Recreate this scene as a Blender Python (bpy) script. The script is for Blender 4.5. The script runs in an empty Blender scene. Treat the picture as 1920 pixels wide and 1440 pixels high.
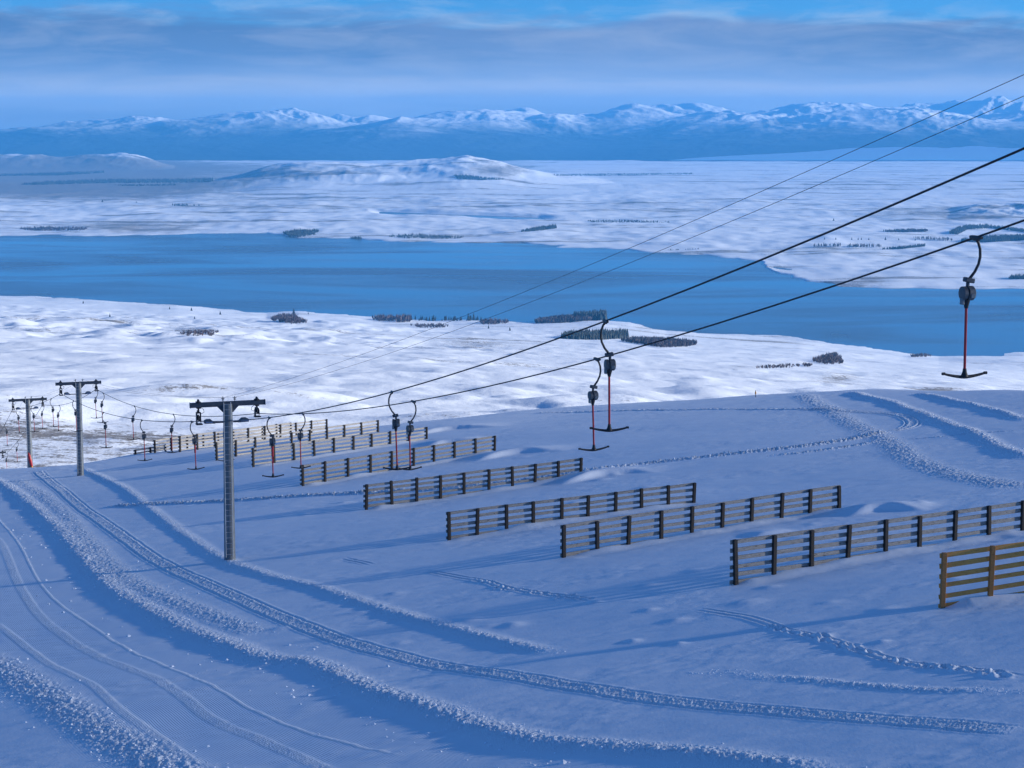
import bpy, bmesh, math, random
import numpy as np
from mathutils import Vector, Matrix
R = math.radians
rng = np.random.default_rng(7)
random.seed(7)
SC = bpy.context.scene
COL = SC.collection

# ------------------------------------------------------------------ camera
F = 3600.0
PITCH = math.atan(495 / F)
cam_d = bpy.data.cameras.new('camera')
cam = bpy.data.objects.new('camera', cam_d)
COL.objects.link(cam)
cam.location = (0, 0, 0)
cam.rotation_euler = (R(90) - PITCH, 0, 0)
cam_d.sensor_width = 36
cam_d.lens = 36 * F / 1920
cam_d.clip_start = 0.5
cam_d.clip_end = 300000
SC.camera = cam

# ------------------------------------------------------------------ light
SUN_EL = 12.5       # degrees above the horizon
SUN_AZ = 4.0       # degrees of the sun forward of due right
EXPOSURE = 0.9
SKY = 0.15
SC.view_settings.view_transform = 'Standard'
SC.view_settings.look = 'None'
SC.view_settings.exposure = EXPOSURE
SC.view_settings.gamma = 1
SC.view_settings.use_curve_mapping = False
SC.cycles.volume_bounces = 2
sun_d = bpy.data.lights.new('sun', 'SUN')
sun_d.energy = 4.5
sun_d.angle = R(1.6)
sun_d.color = (1.0, 0.95, 0.87)
sun = bpy.data.objects.new('sun', sun_d)
COL.objects.link(sun)
sdir = Vector((math.cos(R(SUN_EL)) * math.cos(R(SUN_AZ)), math.cos(R(SUN_EL)) * math.sin(R(SUN_AZ)), math.sin(R(SUN_EL))))
sun.rotation_euler = sdir.to_track_quat('Z', 'Y').to_euler()

class NT:
    """small helper to write node trees"""
    def __init__(self, tree):
        self.t = tree; self.n = tree.nodes; self.l = tree.links
    def node(self, typ, **kw):
        nd = self.n.new(typ)
        for k, v in kw.items(): setattr(nd, k, v)
        return nd
    def put(self, sock, v):
        if hasattr(v, 'is_linked') or isinstance(v, bpy.types.NodeSocket): self.l.new(v, sock)
        elif v is not None: sock.default_value = v
    def math(self, op, a, b=None, c=None, clamp=False):
        nd = self.node('ShaderNodeMath', operation=op, use_clamp=clamp)
        self.put(nd.inputs[0], a)
        if b is not None: self.put(nd.inputs[1], b)
        if c is not None: self.put(nd.inputs[2], c)
        return nd.outputs[0]
    def noise(self, vec, scale, detail=3, rough=0.5, dist=0.0):
        nd = self.node('ShaderNodeTexNoise')
        self.put(nd.inputs['Vector'], vec); nd.inputs['Scale'].default_value = scale
        nd.inputs['Detail'].default_value = detail; nd.inputs['Roughness'].default_value = rough
        nd.inputs['Distortion'].default_value = dist
        return nd.outputs['Fac']
    def mapping(self, vec, scale=(1, 1, 1), rot=(0, 0, 0), loc=(0, 0, 0)):
        nd = self.node('ShaderNodeMapping')
        self.put(nd.inputs['Vector'], vec); nd.inputs['Scale'].default_value = scale
        nd.inputs['Rotation'].default_value = rot; nd.inputs['Location'].default_value = loc
        return nd.outputs[0]
    def ramp(self, fac, stops, interp='LINEAR'):
        nd = self.node('ShaderNodeValToRGB'); cr = nd.color_ramp; cr.interpolation = interp
        while len(cr.elements) < len(stops): cr.elements.new(0.5)
        for e, (p, c) in zip(cr.elements, stops):
            e.position = p; e.color = (c, c, c, 1) if not hasattr(c, '__len__') else (*c, 1)
        self.put(nd.inputs[0], fac)
        return nd.outputs[0]
    def mix(self, fac, a, b, typ='MIX'):
        nd = self.node('ShaderNodeMix', data_type='RGBA', blend_type=typ)
        self.put(nd.inputs[0], fac)
        for s, v in ((nd.inputs[6], a), (nd.inputs[7], b)):
            self.put(s, (*v, 1) if isinstance(v, tuple) and len(v) == 3 else v)
        return nd.outputs[2]
    def maprange(self, v, a, b, c=0.0, d=1.0, smooth=False):
        nd = self.node('ShaderNodeMapRange', interpolation_type='SMOOTHSTEP' if smooth else 'LINEAR')
        self.put(nd.inputs[0], v)
        for i, q in enumerate((a, b, c, d)): nd.inputs[1 + i].default_value = q
        return nd.outputs[0]

def make_world():
    w = bpy.data.worlds.new('World'); SC.world = w; w.use_nodes = True
    nt = NT(w.node_tree); nt.n.clear()
    sky = nt.node('ShaderNodeTexSky', sky_type='NISHITA')
    sky.sun_disc = False; sky.sun_elevation = R(SUN_EL); sky.sun_rotation = R(90 - SUN_AZ)
    sky.altitude = 1500; sky.ozone_density = 4.0; sky.air_density = 0.8; sky.dust_density = 0.05
    skyc = nt.mix(1.0, sky.outputs[0], (0.395, 0.54, 0.67), 'MULTIPLY')
    skyc = nt.mix(1.0, skyc, (SKY, SKY, SKY), 'MULTIPLY')
    tc = nt.node('ShaderNodeTexCoord')
    sep = nt.node('ShaderNodeSeparateXYZ'); nt.l.new(tc.outputs['Generated'], sep.inputs[0])
    x, y, z = sep.outputs
    hyp = nt.math('SQRT', nt.math('ADD', nt.math('MULTIPLY', x, x), nt.math('MULTIPLY', y, y)))
    el = nt.math('DIVIDE', z, nt.math('MAXIMUM', hyp, 0.001))
    q = nt.math('MULTIPLY', el, 3600 / 225)          # 0 at the horizon, about 1 at 3.6 degrees
    st = nt.mapping(tc.outputs['Generated'], scale=(7, 7, 55))
    n1 = nt.noise(st, 1.0, 5, 0.55, 0.6)
    st2 = nt.mapping(tc.outputs['Generated'], scale=(16, 16, 90), loc=(3, 1, 0))
    n2 = nt.noise(st2, 1.0, 6, 0.6, 0.4)
    # the stratus bank: brighter along its lower hem, darker body, ragged top
    qw = nt.math('ADD', q, nt.math('MULTIPLY', nt.math('SUBTRACT', n1, 0.5), 0.34))
    k = 1.0 / 2 ** EXPOSURE
    def c(r, g, b): return (r * k, g * k, b * k)
    body = nt.ramp(qw, [(0.0, c(.32, .35, .43)), (0.06, c(.37, .40, .47)), (0.14, c(.47, .51, .59)), (0.25, c(.55, .60, .70)),
                        (0.40, c(.29, .40, .61)), (0.58, c(.165, .275, .49)), (0.78, c(.12, .235, .46)), (0.92, c(.17, .31, .61)), (1.0, c(.18, .34, .66))], 'EASE')
    n3 = nt.noise(nt.mapping(tc.outputs['Generated'], scale=(3.6, 3.6, 17), loc=(1.3, .4, .2)), 1.0, 3, .5, .3)
    body = nt.mix(nt.math('MULTIPLY', nt.maprange(n3, .40, .62, .55, 0), nt.maprange(q, .25, .5)), body, c(.07, .19, .43))
    body = nt.mix(nt.math('MULTIPLY', nt.maprange(n3, .50, .70, 0, .5), nt.maprange(q, .3, .55)), body, c(.26, .37, .63))
    body = nt.mix(nt.maprange(n2, 0.42, 0.70, 0, 0.5), body, c(.40, .48, .63))
    top = nt.math('ADD', q, nt.math('ADD', nt.math('MULTIPLY', nt.math('SUBTRACT', n1, 0.5), 0.55), nt.math('MULTIPLY', nt.math('SUBTRACT', n2, 0.5), 0.22)))
    mask = nt.maprange(top, 0.74, 0.90, 1, 0, True)
    puff = nt.math('MULTIPLY', nt.maprange(n2, .48, .70), nt.maprange(top, .74, 1.08, 1, 0, True))
    clear = nt.mix(1.0, skyc, (.36, .66, .80), 'MULTIPLY')
    clear = nt.mix(nt.maprange(q, 1.2, 4.0), clear, skyc)
    clear = nt.mix(nt.math('MULTIPLY', puff, .95), clear, c(.50, .60, .74))
    col = nt.mix(mask, clear, body)
    # below the horizon the sky carries on as distant snow light
    col = nt.mix(nt.maprange(el, -0.02, 0.0, 1, 0), col, c(.14, .26, .52))
    bg = nt.node('ShaderNodeBackground'); nt.l.new(col, bg.inputs[0]); bg.inputs[1].default_value = 1.0
    out = nt.node('ShaderNodeOutputWorld'); nt.l.new(bg.outputs[0], out.inputs[0])
make_world()

# ------------------------------------------------------------------ materials
def material(name):
    m = bpy.data.materials.new(name); m.use_nodes = True
    nt = NT(m.node_tree); nt.n.clear()
    bs = nt.node('ShaderNodeBsdfPrincipled'); out = nt.node('ShaderNodeOutputMaterial')
    nt.l.new(bs.outputs[0], out.inputs[0])
    geo = nt.node('ShaderNodeNewGeometry'); tc = nt.node('ShaderNodeTexCoord')
    return m, nt, bs, geo.outputs['Position'], tc.outputs['Object']

def bump(nt, bs, h, strength, dist):
    b = nt.node('ShaderNodeBump'); b.inputs['Strength'].default_value = strength; b.inputs['Distance'].default_value = dist
    nt.l.new(h, b.inputs['Height']); nt.l.new(b.outputs[0], bs.inputs['Normal'])

def simple(name, col, col2, rough=0.5, metal=0.0, scale=6.0, bstr=0.15):
    m, nt, bs, pos, obj = material(name)
    n = nt.noise(obj, scale, 5, 0.6)
    nt.put(bs.inputs['Base Color'], nt.mix(nt.maprange(n, .35, .68), col, col2))
    nt.put(bs.inputs['Roughness'], nt.maprange(n, .3, .7, rough - .1, rough + .12))
    bs.inputs['Metallic'].default_value = metal
    if bstr: bump(nt, bs, nt.noise(obj, scale * 6, 3), bstr, 0.01)
    return m

MAT = {}
MAT['galv'] = simple('galvanised_steel', (.14, .16, .175), (.20, .225, .24), .5, .3, 2.5)
MAT['dark_steel'] = simple('dark_painted_steel', (.035, .05, .07), (.06, .075, .095), .5, .2, 4)
MAT['ladder'] = simple('ladder_steel', (.30, .33, .36), (.40, .43, .45), .45, .4, 4)
MAT['black'] = simple('black_rubber_and_grease', (.008, .010, .014), (.018, .02, .026), .6, 0, 9)
MAT['rope'] = simple('greased_wire_rope', (.012, .014, .02), (.025, .028, .034), .6, .2, 30, 0)
MAT['wire'] = simple('weathered_wire', (.05, .055, .065), (.08, .085, .1), .6, .2, 10, 0)
MAT['drum'] = simple('cast_grey_drum', (.06, .066, .075), (.13, .14, .15), .5, .3, 14)
MAT['arm'] = simple('hanger_arm_paint', (.015, .019, .024), (.03, .034, .04), .45, .1, 8)
MAT['red'] = simple('red_pole_plastic', (.42, .012, .020), (.52, .022, .03), .45, 0, 8)
MAT['orange'] = simple('orange_plastic', (.65, .25, .03), (.75, .33, .05), .5, 0, 8)
MAT['glass'] = simple('lamp_glass', (.10, .16, .28), (.16, .22, .34), .2, 0, 6, 0)

def wood(name, a, b, dark, rough=.75, mott=.5):
    m, nt, bs, pos, obj = material(name)
    st = nt.mapping(obj, scale=(1.2, 14, 14))
    g = nt.noise(st, 3.0, 5, .65, .4)
    col = nt.mix(nt.maprange(g, .35, .65), a, b)
    kn = nt.noise(nt.mapping(obj, scale=(2.2, 6, 6)), 2.0, 4, .7)
    col = nt.mix(nt.maprange(kn, .56, .68, 0, mott), col, dark)
    nt.put(bs.inputs['Base Color'], col); bs.inputs['Roughness'].default_value = rough
    bump(nt, bs, g, .4, .01)
    return m
MAT['rail_grey'] = wood('weathered_grey_board', (.20, .19, .175), (.38, .36, .33), (.045, .04, .04), mott=.9)
MAT['rail_pale'] = wood('pale_lichened_board', (.33, .305, .27), (.48, .45, .40), (.09, .08, .07), mott=.85)
MAT['post_dark'] = wood('dark_tarred_post', (.014, .012, .012), (.028, .022, .019), (.008, .008, .008))
MAT['rail_new'] = wood('new_golden_board', (.68, .285, .06), (.82, .39, .10), (.21, .078, .02), mott=.55)
MAT['post_new'] = wood('new_brown_post', (.33, .135, .035), (.43, .19, .055), (.08, .04, .018))

def snow_material():
    m, nt, bs, pos, obj = material('slope_snow')
    at = nt.node('ShaderNodeAttribute', attribute_name='rough'); rf = at.outputs['Fac']
    n = nt.noise(pos, .25, 4)
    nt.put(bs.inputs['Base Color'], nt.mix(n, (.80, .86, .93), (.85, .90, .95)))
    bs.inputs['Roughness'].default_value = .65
    fine = nt.noise(nt.mapping(pos, scale=(1, .55, 1)), 9.0, 4, .6)
    mid = nt.noise(nt.mapping(pos, scale=(.5, 1.0, 1), rot=(0, 0, R(12))), 2.2, 4, .55)
    gr = nt.noise(pos, 26.0, 2, .6)
    h = nt.math('ADD', nt.math('MULTIPLY', fine, .25), nt.math('MULTIPLY', mid, .35))
    h = nt.math('ADD', h, nt.math('MULTIPLY', nt.math('MULTIPLY', gr, rf), 1.6))
    ln = nt.node('ShaderNodeAttribute', attribute_name='lane').outputs['Fac']; cm = nt.node('ShaderNodeAttribute', attribute_name='cord').outputs['Fac']
    wv = nt.math('SINE', nt.math('MULTIPLY', ln, 2 * math.pi / .085))
    h = nt.math('ADD', h, nt.math('MULTIPLY', nt.math('MULTIPLY', wv, cm), .10))
    bump(nt, bs, h, .7, .04)
    return m
MAT['snow'] = snow_material()

def clod_material():
    m, nt, bs, pos, obj = material('clod_snow')
    nt.put(bs.inputs['Base Color'], nt.mix(nt.noise(pos, 2), (.82, .87, .94), (.87, .91, .96)))
    bs.inputs['Roughness'].default_value = .7
    bump(nt, bs, nt.noise(pos, 30, 3), .5, .02)
    return m
MAT['clod'] = clod_material()

def plain_material():
    m, nt, bs, pos, obj = material('plain_snow')
    at = nt.node('ShaderNodeAttribute', attribute_name='tuss_dark'); tu = at.outputs['Fac']
    big = nt.noise(nt.mapping(pos, scale=(1, .35, 0)), 1 / 420, 5, .6, .5)
    mid = nt.noise(nt.mapping(pos, scale=(1, .22, 0)), 1 / 90, 4, .65)
    spk = nt.noise(nt.mapping(pos, scale=(1, .6, 0)), 1 / 7.5, 4, .75)
    fin = nt.noise(nt.mapping(pos, scale=(1, .6, 0)), 1 / 1.6, 3, .8)
    sp = nt.math('ADD', nt.math('MULTIPLY', spk, .6), nt.math('MULTIPLY', fin, .4))
    cover = nt.math('ADD', nt.math('MULTIPLY', nt.maprange(big, .5, .72), .55), nt.math('MULTIPLY', nt.maprange(mid, .55, .75), .35))
    strk = nt.noise(nt.mapping(pos, scale=(.16, 1, 0), rot=(0, 0, R(4))), 1 / 330, 6, .68, .5)
    cover = nt.math('ADD', cover, nt.math('MULTIPLY', nt.maprange(strk, .52, .64), .95))
    cover = nt.math('ADD', cover, tu)
    thr = nt.math('SUBTRACT', .60, nt.math('MULTIPLY', cover, .19))
    fac = nt.math('MULTIPLY', nt.math('SUBTRACT', sp, thr), 14.0, clamp=True)
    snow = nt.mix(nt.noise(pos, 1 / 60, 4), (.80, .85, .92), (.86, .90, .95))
    gr = nt.mix(nt.noise(pos, 1 / 30, 2), (.085, .066, .05), (.15, .115, .075))
    nt.put(bs.inputs['Base Color'], nt.mix(nt.math('MULTIPLY', fac, .85), snow, gr))
    bs.inputs['Roughness'].default_value = .75
    h = nt.math('ADD', nt.math('MULTIPLY', mid, 3.5), nt.math('MULTIPLY', spk, 1.0))
    bump(nt, bs, h, .5, 1.0)
    return m
MAT['plain'] = plain_material()

def lake_material():
    m, nt, bs, pos, obj = material('lake_water')
    st = nt.noise(nt.mapping(pos, scale=(1, 3.2, 0), rot=(0, 0, R(-5))), 1 / 2600, 5, .62, .7)
    nt.put(bs.inputs['Base Color'], nt.mix(st, (.025, .060, .090), (.110, .145, .165)))  # paler streaks in the base colour stand in for soft sky reflections
    nt.put(bs.inputs['Roughness'], nt.maprange(st, .38, .62, .06, .30))
    bs.inputs['IOR'].default_value = 1.33
    w = nt.noise(nt.mapping(pos, scale=(1, 2.5, 0)), 1 / 14, 4, .6)
    b = nt.node('ShaderNodeBump'); b.inputs['Distance'].default_value = 1.0
    nt.put(b.inputs['Strength'], nt.maprange(st, .40, .62, .04, .55))
    nt.l.new(w, b.inputs['Height']); nt.l.new(b.outputs[0], bs.inputs['Normal'])
    return m
MAT['lake'] = lake_material()

def mountain_material():
    m, nt, bs, pos, obj = material('mountain_rock_and_snow')
    sep = nt.node('ShaderNodeSeparateXYZ'); nt.l.new(pos, sep.inputs[0])
    z = sep.outputs[2]
    n = nt.noise(pos, 1 / 1500, 6, .65)
    n2 = nt.noise(pos, 1 / 350, 4, .7)
    zz = nt.math('ADD', z, nt.math('MULTIPLY', nt.math('SUBTRACT', n, .5), 620))
    zz = nt.math('ADD', zz, nt.math('MULTIPLY', nt.math('SUBTRACT', n2, .5), 260))
    f = nt.maprange(zz, -360, 110, 0, .92, True)
    nt.put(bs.inputs['Base Color'], nt.mix(f, (.055, .085, .115), (.78, .80, .83)))
    bs.inputs['Roughness'].default_value = .9; bs.inputs['Specular IOR Level'].default_value = 0.0
    bump(nt, bs, nt.noise(pos, 1 / 260, 4, .65), .6, 60)
    return m
MAT['mountain'] = mountain_material()

def foliage(name, a, b):
    m, nt, bs, pos, obj = material(name)
    nt.put(bs.inputs['Base Color'], nt.mix(nt.maprange(nt.noise(pos, .12, 3), .35, .65), a, b))
    bs.inputs['Roughness'].default_value = .8
    return m
MAT['conifer'] = foliage('conifer_needles', (.012, .022, .022), (.03, .045, .035))
MAT['larch'] = foliage('bare_larch_twigs', (.035, .026, .034), (.075, .052, .056))
MAT['willow'] = foliage('bare_willow_twigs', (.055, .036, .042), (.10, .066, .066))
MAT['poplar'] = foliage('bare_poplar_twigs', (.16, .14, .15), (.24, .21, .21))
MAT['bark'] = foliage('bark', (.05, .04, .035), (.08, .065, .055))

# ------------------------------------------------------------------ helpers: objects
def tag(o, label=None, cat=None, group=None, kind=None):
    if label: o['label'] = label
    if cat: o['category'] = cat
    if group: o['group'] = group
    if kind: o['kind'] = kind
    return o

def link(name, me, mat=None, parent=None):
    o = bpy.data.objects.new(name, me); COL.objects.link(o)
    if mat is not None and not me.materials: me.materials.append(mat)
    if parent is not None: o.parent = parent
    return o

def empty(name, loc=(0, 0, 0), rz=0.0):
    o = bpy.data.objects.new(name, None); COL.objects.link(o)
    o.location = loc; o.rotation_euler = (0, 0, rz); o.empty_display_size = 0.3
    return o

class MB:
    """collects boxes, tubes and lathed shapes into one mesh"""
    def __init__(self): self.v = []; self.f = []; self.smooth = []
    def add(self, vs, fs, smooth=False):
        b = len(self.v); self.v += [tuple(v) for v in vs]
        for f in fs: self.f.append(tuple(i + b for i in f)); self.smooth.append(smooth)
    def box(self, c, s, M=None, bev=0.0):
        bm = bmesh.new(); bmesh.ops.create_cube(bm, size=1)
        bmesh.ops.scale(bm, vec=s, verts=bm.verts)
        if bev: bmesh.ops.bevel(bm, geom=bm.edges[:], offset=bev, segments=1, affect='EDGES')
        if M is not None: bmesh.ops.transform(bm, matrix=M, verts=bm.verts)
        bmesh.ops.translate(bm, vec=c, verts=bm.verts)
        bm.verts.index_update()
        self.add([v.co for v in bm.verts], [[v.index for v in f.verts] for f in bm.faces]); bm.free()
        return self
    def tube(self, pts, r, n=8, cap=True):
        pts = [Vector(p) for p in pts]
        rs = r if hasattr(r, '__len__') else [r] * len(pts)
        vs = []; fs = []; ref = None
        for i, p in enumerate(pts):
            d = (pts[min(i + 1, len(pts) - 1)] - pts[max(i - 1, 0)]).normalized()
            if ref is None: ref = Vector((0, 0, 1)) if abs(d.z) < .9 else Vector((1, 0, 0))
            a = d.cross(ref).normalized(); b = a.cross(d).normalized(); ref = b
            for k in range(n):
                t = 2 * math.pi * k / n
                vs.append(p + (a * math.cos(t) + b * math.sin(t)) * rs[i])
        for i in range(len(pts) - 1):
            for k in range(n):
                fs.append((i * n + k, i * n + (k + 1) % n, (i + 1) * n + (k + 1) % n, (i + 1) * n + k))
        if cap:
            fs.append(tuple(range(n))[::-1]); fs.append(tuple(range((len(pts) - 1) * n, len(pts) * n)))
        self.add(vs, fs, True); return self
    def prism(self, poly, depth, M):
        """poly of (a, b) in the local xz plane, thickness along local y"""
        n = len(poly)
        vs = [M @ Vector((a, -depth / 2, b)) for a, b in poly] + [M @ Vector((a, depth / 2, b)) for a, b in poly]
        fs = [tuple(range(n)), tuple(range(n, 2 * n))[::-1]] + [(i, i + n, (i + 1) % n + n, (i + 1) % n) for i in range(n)]
        self.add(vs, fs); return self
    def mesh(self, name):
        me = bpy.data.meshes.new(name); me.from_pydata(self.v, [], self.f)
        me.polygons.foreach_set('use_smooth', self.smooth)
        bm = bmesh.new(); bm.from_mesh(me); bmesh.ops.recalc_face_normals(bm, faces=bm.faces); bm.to_mesh(me); bm.free()
        try: me.set_sharp_from_angle(angle=R(40))
        except Exception: pass
        me.update(); return me
    def build(self, name, mat, parent=None): return link(name, self.mesh(name), mat, parent)

def grid_mesh(name, X, Y, Z, attrs=None):
    nr, nc = X.shape
    me = bpy.data.meshes.new(name)
    co = np.stack([X, Y, Z], -1).astype(np.float32).reshape(-1)
    me.vertices.add(nr * nc); me.vertices.foreach_set('co', co)
    idx = np.arange(nr * nc, dtype=np.int32).reshape(nr, nc)
    q = np.stack([idx[:-1, :-1], idx[:-1, 1:], idx[1:, 1:], idx[1:, :-1]], -1).reshape(-1)
    nf = (nr - 1) * (nc - 1)
    me.loops.add(nf * 4); me.loops.foreach_set('vertex_index', q)
    me.polygons.add(nf); me.polygons.foreach_set('loop_start', np.arange(0, nf * 4, 4, dtype=np.int32))
    me.polygons.foreach_set('use_smooth', np.ones(nf, dtype=bool))
    for k, a in (attrs or {}).items():
        at = me.attributes.new(k, 'FLOAT', 'POINT'); at.data.foreach_set('value', a.astype(np.float32).reshape(-1))
    me.update(calc_edges=True)
    return me

# ------------------------------------------------------------------ helpers: view rays used to survey the ground
def ray(u, v):
    cx = (np.asarray(u, float) - 960) / F; cy = (720 - np.asarray(v, float)) / F
    k = math.cos(PITCH) + cy * math.sin(PITCH)
    return cx / k, (-math.sin(PITCH) + cy * math.cos(PITCH)) / k
def proj(x, y, z):
    d = y * math.cos(PITCH) - z * math.sin(PITCH)
    c = y * math.sin(PITCH) + z * math.cos(PITCH)
    return 960 + F * x / d, 720 - F * c / d

_perm = np.random.default_rng(3).permutation(1024).astype(np.int32)
_perm = np.concatenate([_perm, _perm])
_ang = np.random.default_rng(4).random(1024) * 2 * np.pi
_gx = np.cos(_ang).astype(np.float32); _gy = np.sin(_ang).astype(np.float32)
def perlin(x, y, seed=0):
    x = np.asarray(x, np.float64) + seed * 37.7; y = np.asarray(y, np.float64) - seed * 17.3
    xi = np.floor(x); yi = np.floor(y)
    fx = (x - xi).astype(np.float32); fy = (y - yi).astype(np.float32)
    xi = xi.astype(np.int64) & 1023; yi = yi.astype(np.int64) & 1023
    def g(i, j, dx, dy):
        h = _perm[_perm[(xi + i) & 1023] + ((yi + j) & 1023)]
        return _gx[h] * dx + _gy[h] * dy
    u = fx * fx * fx * (fx * (fx * 6 - 15) + 10); v = fy * fy * fy * (fy * (fy * 6 - 15) + 10)
    a = g(0, 0, fx, fy); b = g(1, 0, fx - 1, fy); c = g(0, 1, fx, fy - 1); d = g(1, 1, fx - 1, fy - 1)
    return ((a + (b - a) * u) + ((c + (d - c) * u) - (a + (b - a) * u)) * v) * 1.4
def fbm(x, y, oct=4, seed=0, gain=.5):
    s = 0; a = 1.0
    for o in range(oct):
        s = s + a * perlin(x * 2 ** o, y * 2 ** o, seed + o * 5); a *= gain
    return s
def ridged(x, y, oct=4, seed=0, gain=.5):
    s = 0; a = 1.0
    for o in range(oct):
        s = s + a * (1 - 2 * np.abs(perlin(x * 2 ** o, y * 2 ** o, seed + o * 5))); a *= gain
    return s
def sstep(a, b, x):
    t = np.clip((x - a) / (b - a), 0, 1); return t * t * (3 - 2 * t)

# ------------------------------------------------------------------ the ski slope
PA, PB, PC = -12.866, 0.0949, -0.0887
_bu = np.array([-650, -200, 0, 60, 110, 150, 200, 250, 400, 600, 800, 960, 1100, 1300, 1420, 1500, 1600, 1700, 1920, 2600])
_bv = np.array([900, 890, 881, 878, 876, 874, 864, 852, 836, 811, 787, 770, 758, 746, 739, 735, 731, 730, 730, 732])
_bs, _bt = ray(_bu, _bv)
_bd = PA / (_bt - PB * _bs - PC) + 2.5
def slope_base(x, y):
    s = x / y
    d = np.interp(s, _bs, _bd)
    w = 1.6
    e = np.maximum((y - d) / w, -30)
    drop = np.where(e > 30, e, np.log1p(np.exp(np.minimum(e, 30)))) * w
    near = np.clip(48 - y, 0, None)
    return PA + PB * x + PC * y + twist(x, y) - (.095 + .245 * sstep(-.225, -.17, s)) * drop + .0016 * near ** 2
def twist(x, y):
    return .030 * x * (1 - sstep(48, 120, y))
def hit_slope(u, v):
    s, t = ray(u, v)
    y = PA / (t - PB * s - PC)
    for _ in range(12): y = (PA + twist(s * y, y)) / (t - PB * s - PC)
    return s * y, y

def poly_px(pts):
    """polyline given along the photo -> smooth polyline on the ground (x, y)"""
    P = np.array([hit_slope(u, v) for u, v in pts])
    out = []
    for i in range(len(P) - 1):
        p0, p1, p2, p3 = P[max(i - 1, 0)], P[i], P[i + 1], P[min(i + 2, len(P) - 1)]
        for t in np.linspace(0, 1, 6, endpoint=False):
            out.append(.5 * ((2 * p1) + (-p0 + p2) * t + (2 * p0 - 5 * p1 + 4 * p2 - p3) * t * t + (-p0 + 3 * p1 - 3 * p2 + p3) * t ** 3))
    out.append(P[-1])
    return np.array(out)

LINES = {
 'berm_right': [(150, 877), (215, 905), (270, 945), (320, 985), (365, 1015), (430, 1052), (520, 1085), (600, 1106), (700, 1136), (850, 1176), (960, 1203), (1060, 1224)],
 'berm_mid': [(-60, 880), (0, 905), (40, 930), (85, 968), (125, 1012), (170, 1062), (215, 1108), (270, 1143), (330, 1174), (420, 1206), (500, 1234), (560, 1238), (640, 1268), (700, 1298), (800, 1330), (900, 1360), (1000, 1383), (1100, 1393), (1200, 1403), (1300, 1413), (1440, 1432), (1600, 1460)],
 'strip_mid': [(30, 898), (80, 928), (125, 965), (150, 1000), (195, 1045), (250, 1090), (330, 1132), (420, 1164), (500, 1190)],
 'berm_left': [(-80, 1215), (0, 1252), (60, 1293), (130, 1338), (200, 1380), (270, 1418), (340, 1455), (430, 1500)],
 'track': [(70, 884), (110, 914), (150, 948), (190, 976), (240, 1013), (300, 1050), (370, 1086), (450, 1126), (560, 1168), (700, 1214), (860, 1250), (1000, 1276), (1200, 1304), (1400, 1325), (1600, 1346), (1930, 1376)],
 'ski_wide': [(-30, 985), (0, 1015), (30, 1080), (70, 1150), (120, 1192), (200, 1236), (290, 1272), (340, 1304), (400, 1350), (500, 1390), (640, 1446)],
 'ski_thin': [(-20, 950), (0, 972), (30, 1010), (70, 1080), (110, 1130), (180, 1180), (260, 1225), (340, 1260), (400, 1285), (470, 1328), (560, 1366), (640, 1386), (760, 1410)],
 'ski_left': [(-10, 1170), (40, 1205), (100, 1248), (170, 1285), (220, 1330), (290, 1380), (380, 1440)],
 'berm_low_right': [(1290, 1262), (1360, 1258), (1440, 1266), (1520, 1270), (1600, 1280), (1700, 1290), (1800, 1295), (1940, 1298)],
 'boot_a': [(640, 1045), (700, 1058)], 
 'boot_b': [(790, 1073), (900, 1090), (960, 1106), (1120, 1126)],
 'boot_c': [(1300, 1142), (1400, 1158), (1480, 1184), (1560, 1201), (1620, 1221), (1700, 1240), (1800, 1252), (1930, 1270)],
 'berm_far': [(1590, 737), (1650, 750), (1720, 772), (1780, 795), (1830, 815), (1870, 835), (1930, 862)],
 'berm_far_two': [(1715, 737), (1790, 752), (1850, 766), (1930, 788)],
 'strip_far': [(1500, 740), (1530, 756), (1560, 771), (1610, 799), (1660, 824), (1690, 845), (1730, 870), (1800, 895), (1860, 906), (1930, 918)],
 'cut_a': [(200, 947), (300, 944), (430, 940), (560, 932), (690, 924), (850, 914), (1000, 900), (1110, 888), (1200, 873), (1300, 862), (1400, 851), (1500, 839), (1600, 823), (1662, 808)],
 'cut_b': [(1440, 857), (1530, 846), (1600, 835), (1680, 822)],
 'loop': [(1662, 808), (1700, 799), (1712, 789), (1695, 778), (1650, 772), (1600, 770), (1500, 768)],
 'cut_c': [(1690, 824), (1800, 815), (1930, 806)],
 'cut_far': [(1000, 774), (1150, 769), (1280, 768), (1420, 767), (1565, 768)],
}
GL = {k: poly_px(v) for k, v in LINES.items()}

NS, NY = 1560, 1000
S1 = np.linspace(-.385, .40, NS)
Y1 = 40 * (430 / 40) ** np.linspace(0, 1, NY)
# spend the rows where the slope is seen, few on the hidden far flank
Y1 = np.concatenate([np.geomspace(16, 44, 26)[:-1], np.geomspace(44, 215, NY - 66), np.geomspace(215, 460, 41)[1:]])
NY = len(Y1)
SX, SY = np.meshgrid(S1, Y1)
HX = SX * SY; HY = SY.copy()
HZ = slope_base(HX, HY)
ROUGH = np.zeros_like(HZ); LANE = np.zeros_like(HZ); CORD = np.zeros_like(HZ)

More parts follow.
